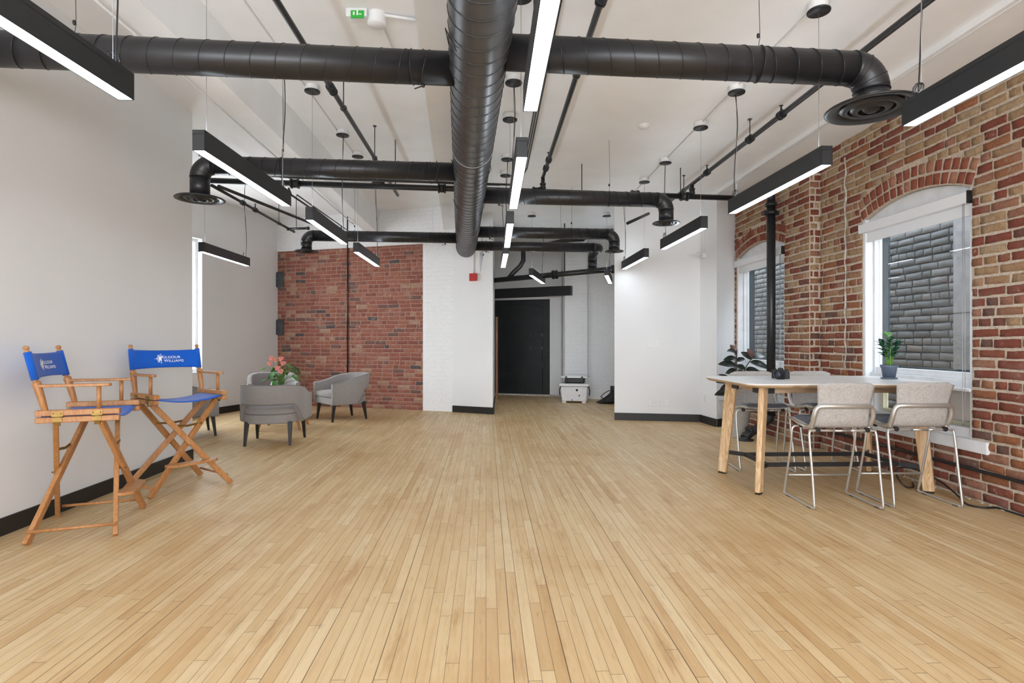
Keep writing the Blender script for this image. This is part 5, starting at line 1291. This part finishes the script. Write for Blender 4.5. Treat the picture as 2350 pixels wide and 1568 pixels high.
# ================================================================== COOLER, BAG
root = thing('cooler', 'white hard cooler standing against the white brick wall', 'cooler', (1.29, 11.62, 0), math.radians(-12))
m = MB(); m.add([(-.25, -.19, .03), (.25, -.19, .03), (.25, .19, .03), (-.25, .19, .03), (-.27, -.205, .33), (.27, -.205, .33), (.27, .205, .33), (-.27, .205, .33)], [(3, 2, 1, 0), (4, 5, 6, 7), (0, 1, 5, 4), (1, 2, 6, 5), (2, 3, 7, 6), (3, 0, 4, 7)]); m.build('body', 'white', root, bevel=.02, seg=3)
m = MB()
for w_, h_, z_ in ((.18, .17, .33), (.215, .23, .33)):
    m.tube([(w_*math.copysign(abs(math.cos(a))**.5, math.cos(a)), -.2045+.012*(abs(math.sin(a))**.6)*h_/.23+.0, z_-h_*abs(math.sin(a))**.6) for a in [PI*i/20 for i in range(21)]], .0035, 6)
m.build('raised_outline', 'white', root)
m = MB(); m.box((0, 0, .36), (.60, .45, .055)); m.box((.30, 0, .345), (.05, .2, .03)); m.box((-.30, 0, .345), (.05, .2, .03)); m.build('rim', 'white', root, bevel=.012, seg=2)
m = MB(); m.box((0, .05, .515), (.54, .38, .035)); m.box((0, .05, .535), (.40, .28, .02)); m.build('lid', 'white', root, bevel=.008)
m = MB(); m.box((0, .05, .445), (.40, .30, .11)); m.build('black_insert', 'blackpl', root, bevel=.02, seg=2)
for s_ in (-1, 1):
    m = MB(); m.box((s_*.16, -.17, .475), (.035, .02, .12)); m.tube([(s_*.16-.04, -.18, .42), (s_*.16, -.19, .405), (s_*.16+.04, -.18, .42)], .010, 8); m.build('latch', 'blackpl', root, bevel=.005)
    m = MB(); m.tube([(s_*.285, -.05, .32), (s_*.31, -.07, .24), (s_*.30, -.07, .14)], .010, 8); m.build('handle', 'blackpl', root)
    for yy in (-.15, .15): MB().box((s_*.2, yy, .015), (.08, .06, .03)).build('foot', 'white', root)
m = MB(); m.lathe([(.0005, -.215), (.022, -.214), (.024, -.200)], (.06, 0, .26), 16, axis='Y'); m.lathe([(.0005, -.207), (.013, -.206), (.014, -.195)], (.11, 0, .15), 12, axis='Y'); m.lathe([(.0005, -.205), (.010, -.204), (.011, -.19)], (-.04, 0, .06), 12, axis='Y'); m.build('drain_plug', 'blackpl', root)
m = MB()
def bagf(u, v):
    a = 2*PI*u; b = PI*(v-.5); r_ = 1+.10*math.sin(3*a)+.08*math.sin(5*b+a); x = .26*r_*math.cos(a)*math.cos(b)**.7 if math.cos(b) > 0 else 0; y = .15*r_*math.sin(a)*max(0, math.cos(b))**.7
    z = .10*(1+.75*math.cos(a))*(1+math.sin(b)); return (x, y, max(0, z))
m.grid(bagf, 28, 14, True, 0, True); root = thing('bag', 'black bag slumped on the floor beside the cooler', 'bag', (1.97, 11.35, 0), math.radians(10)); m.build('body', 'bag', root)
m = MB(); m.tube(smooth([(-.20, -.12, .12), (-.24, -.14, .16), (-.1, -.15, .26), (.1, -.12, .28)]), .008, 8); m.tube(smooth([(.10, -.5, .008), (.0, -.42, .008), (.05, -.3, .008), (.1, -.15, .05)]), .008, 8); m.build('strap', 'bag', root)
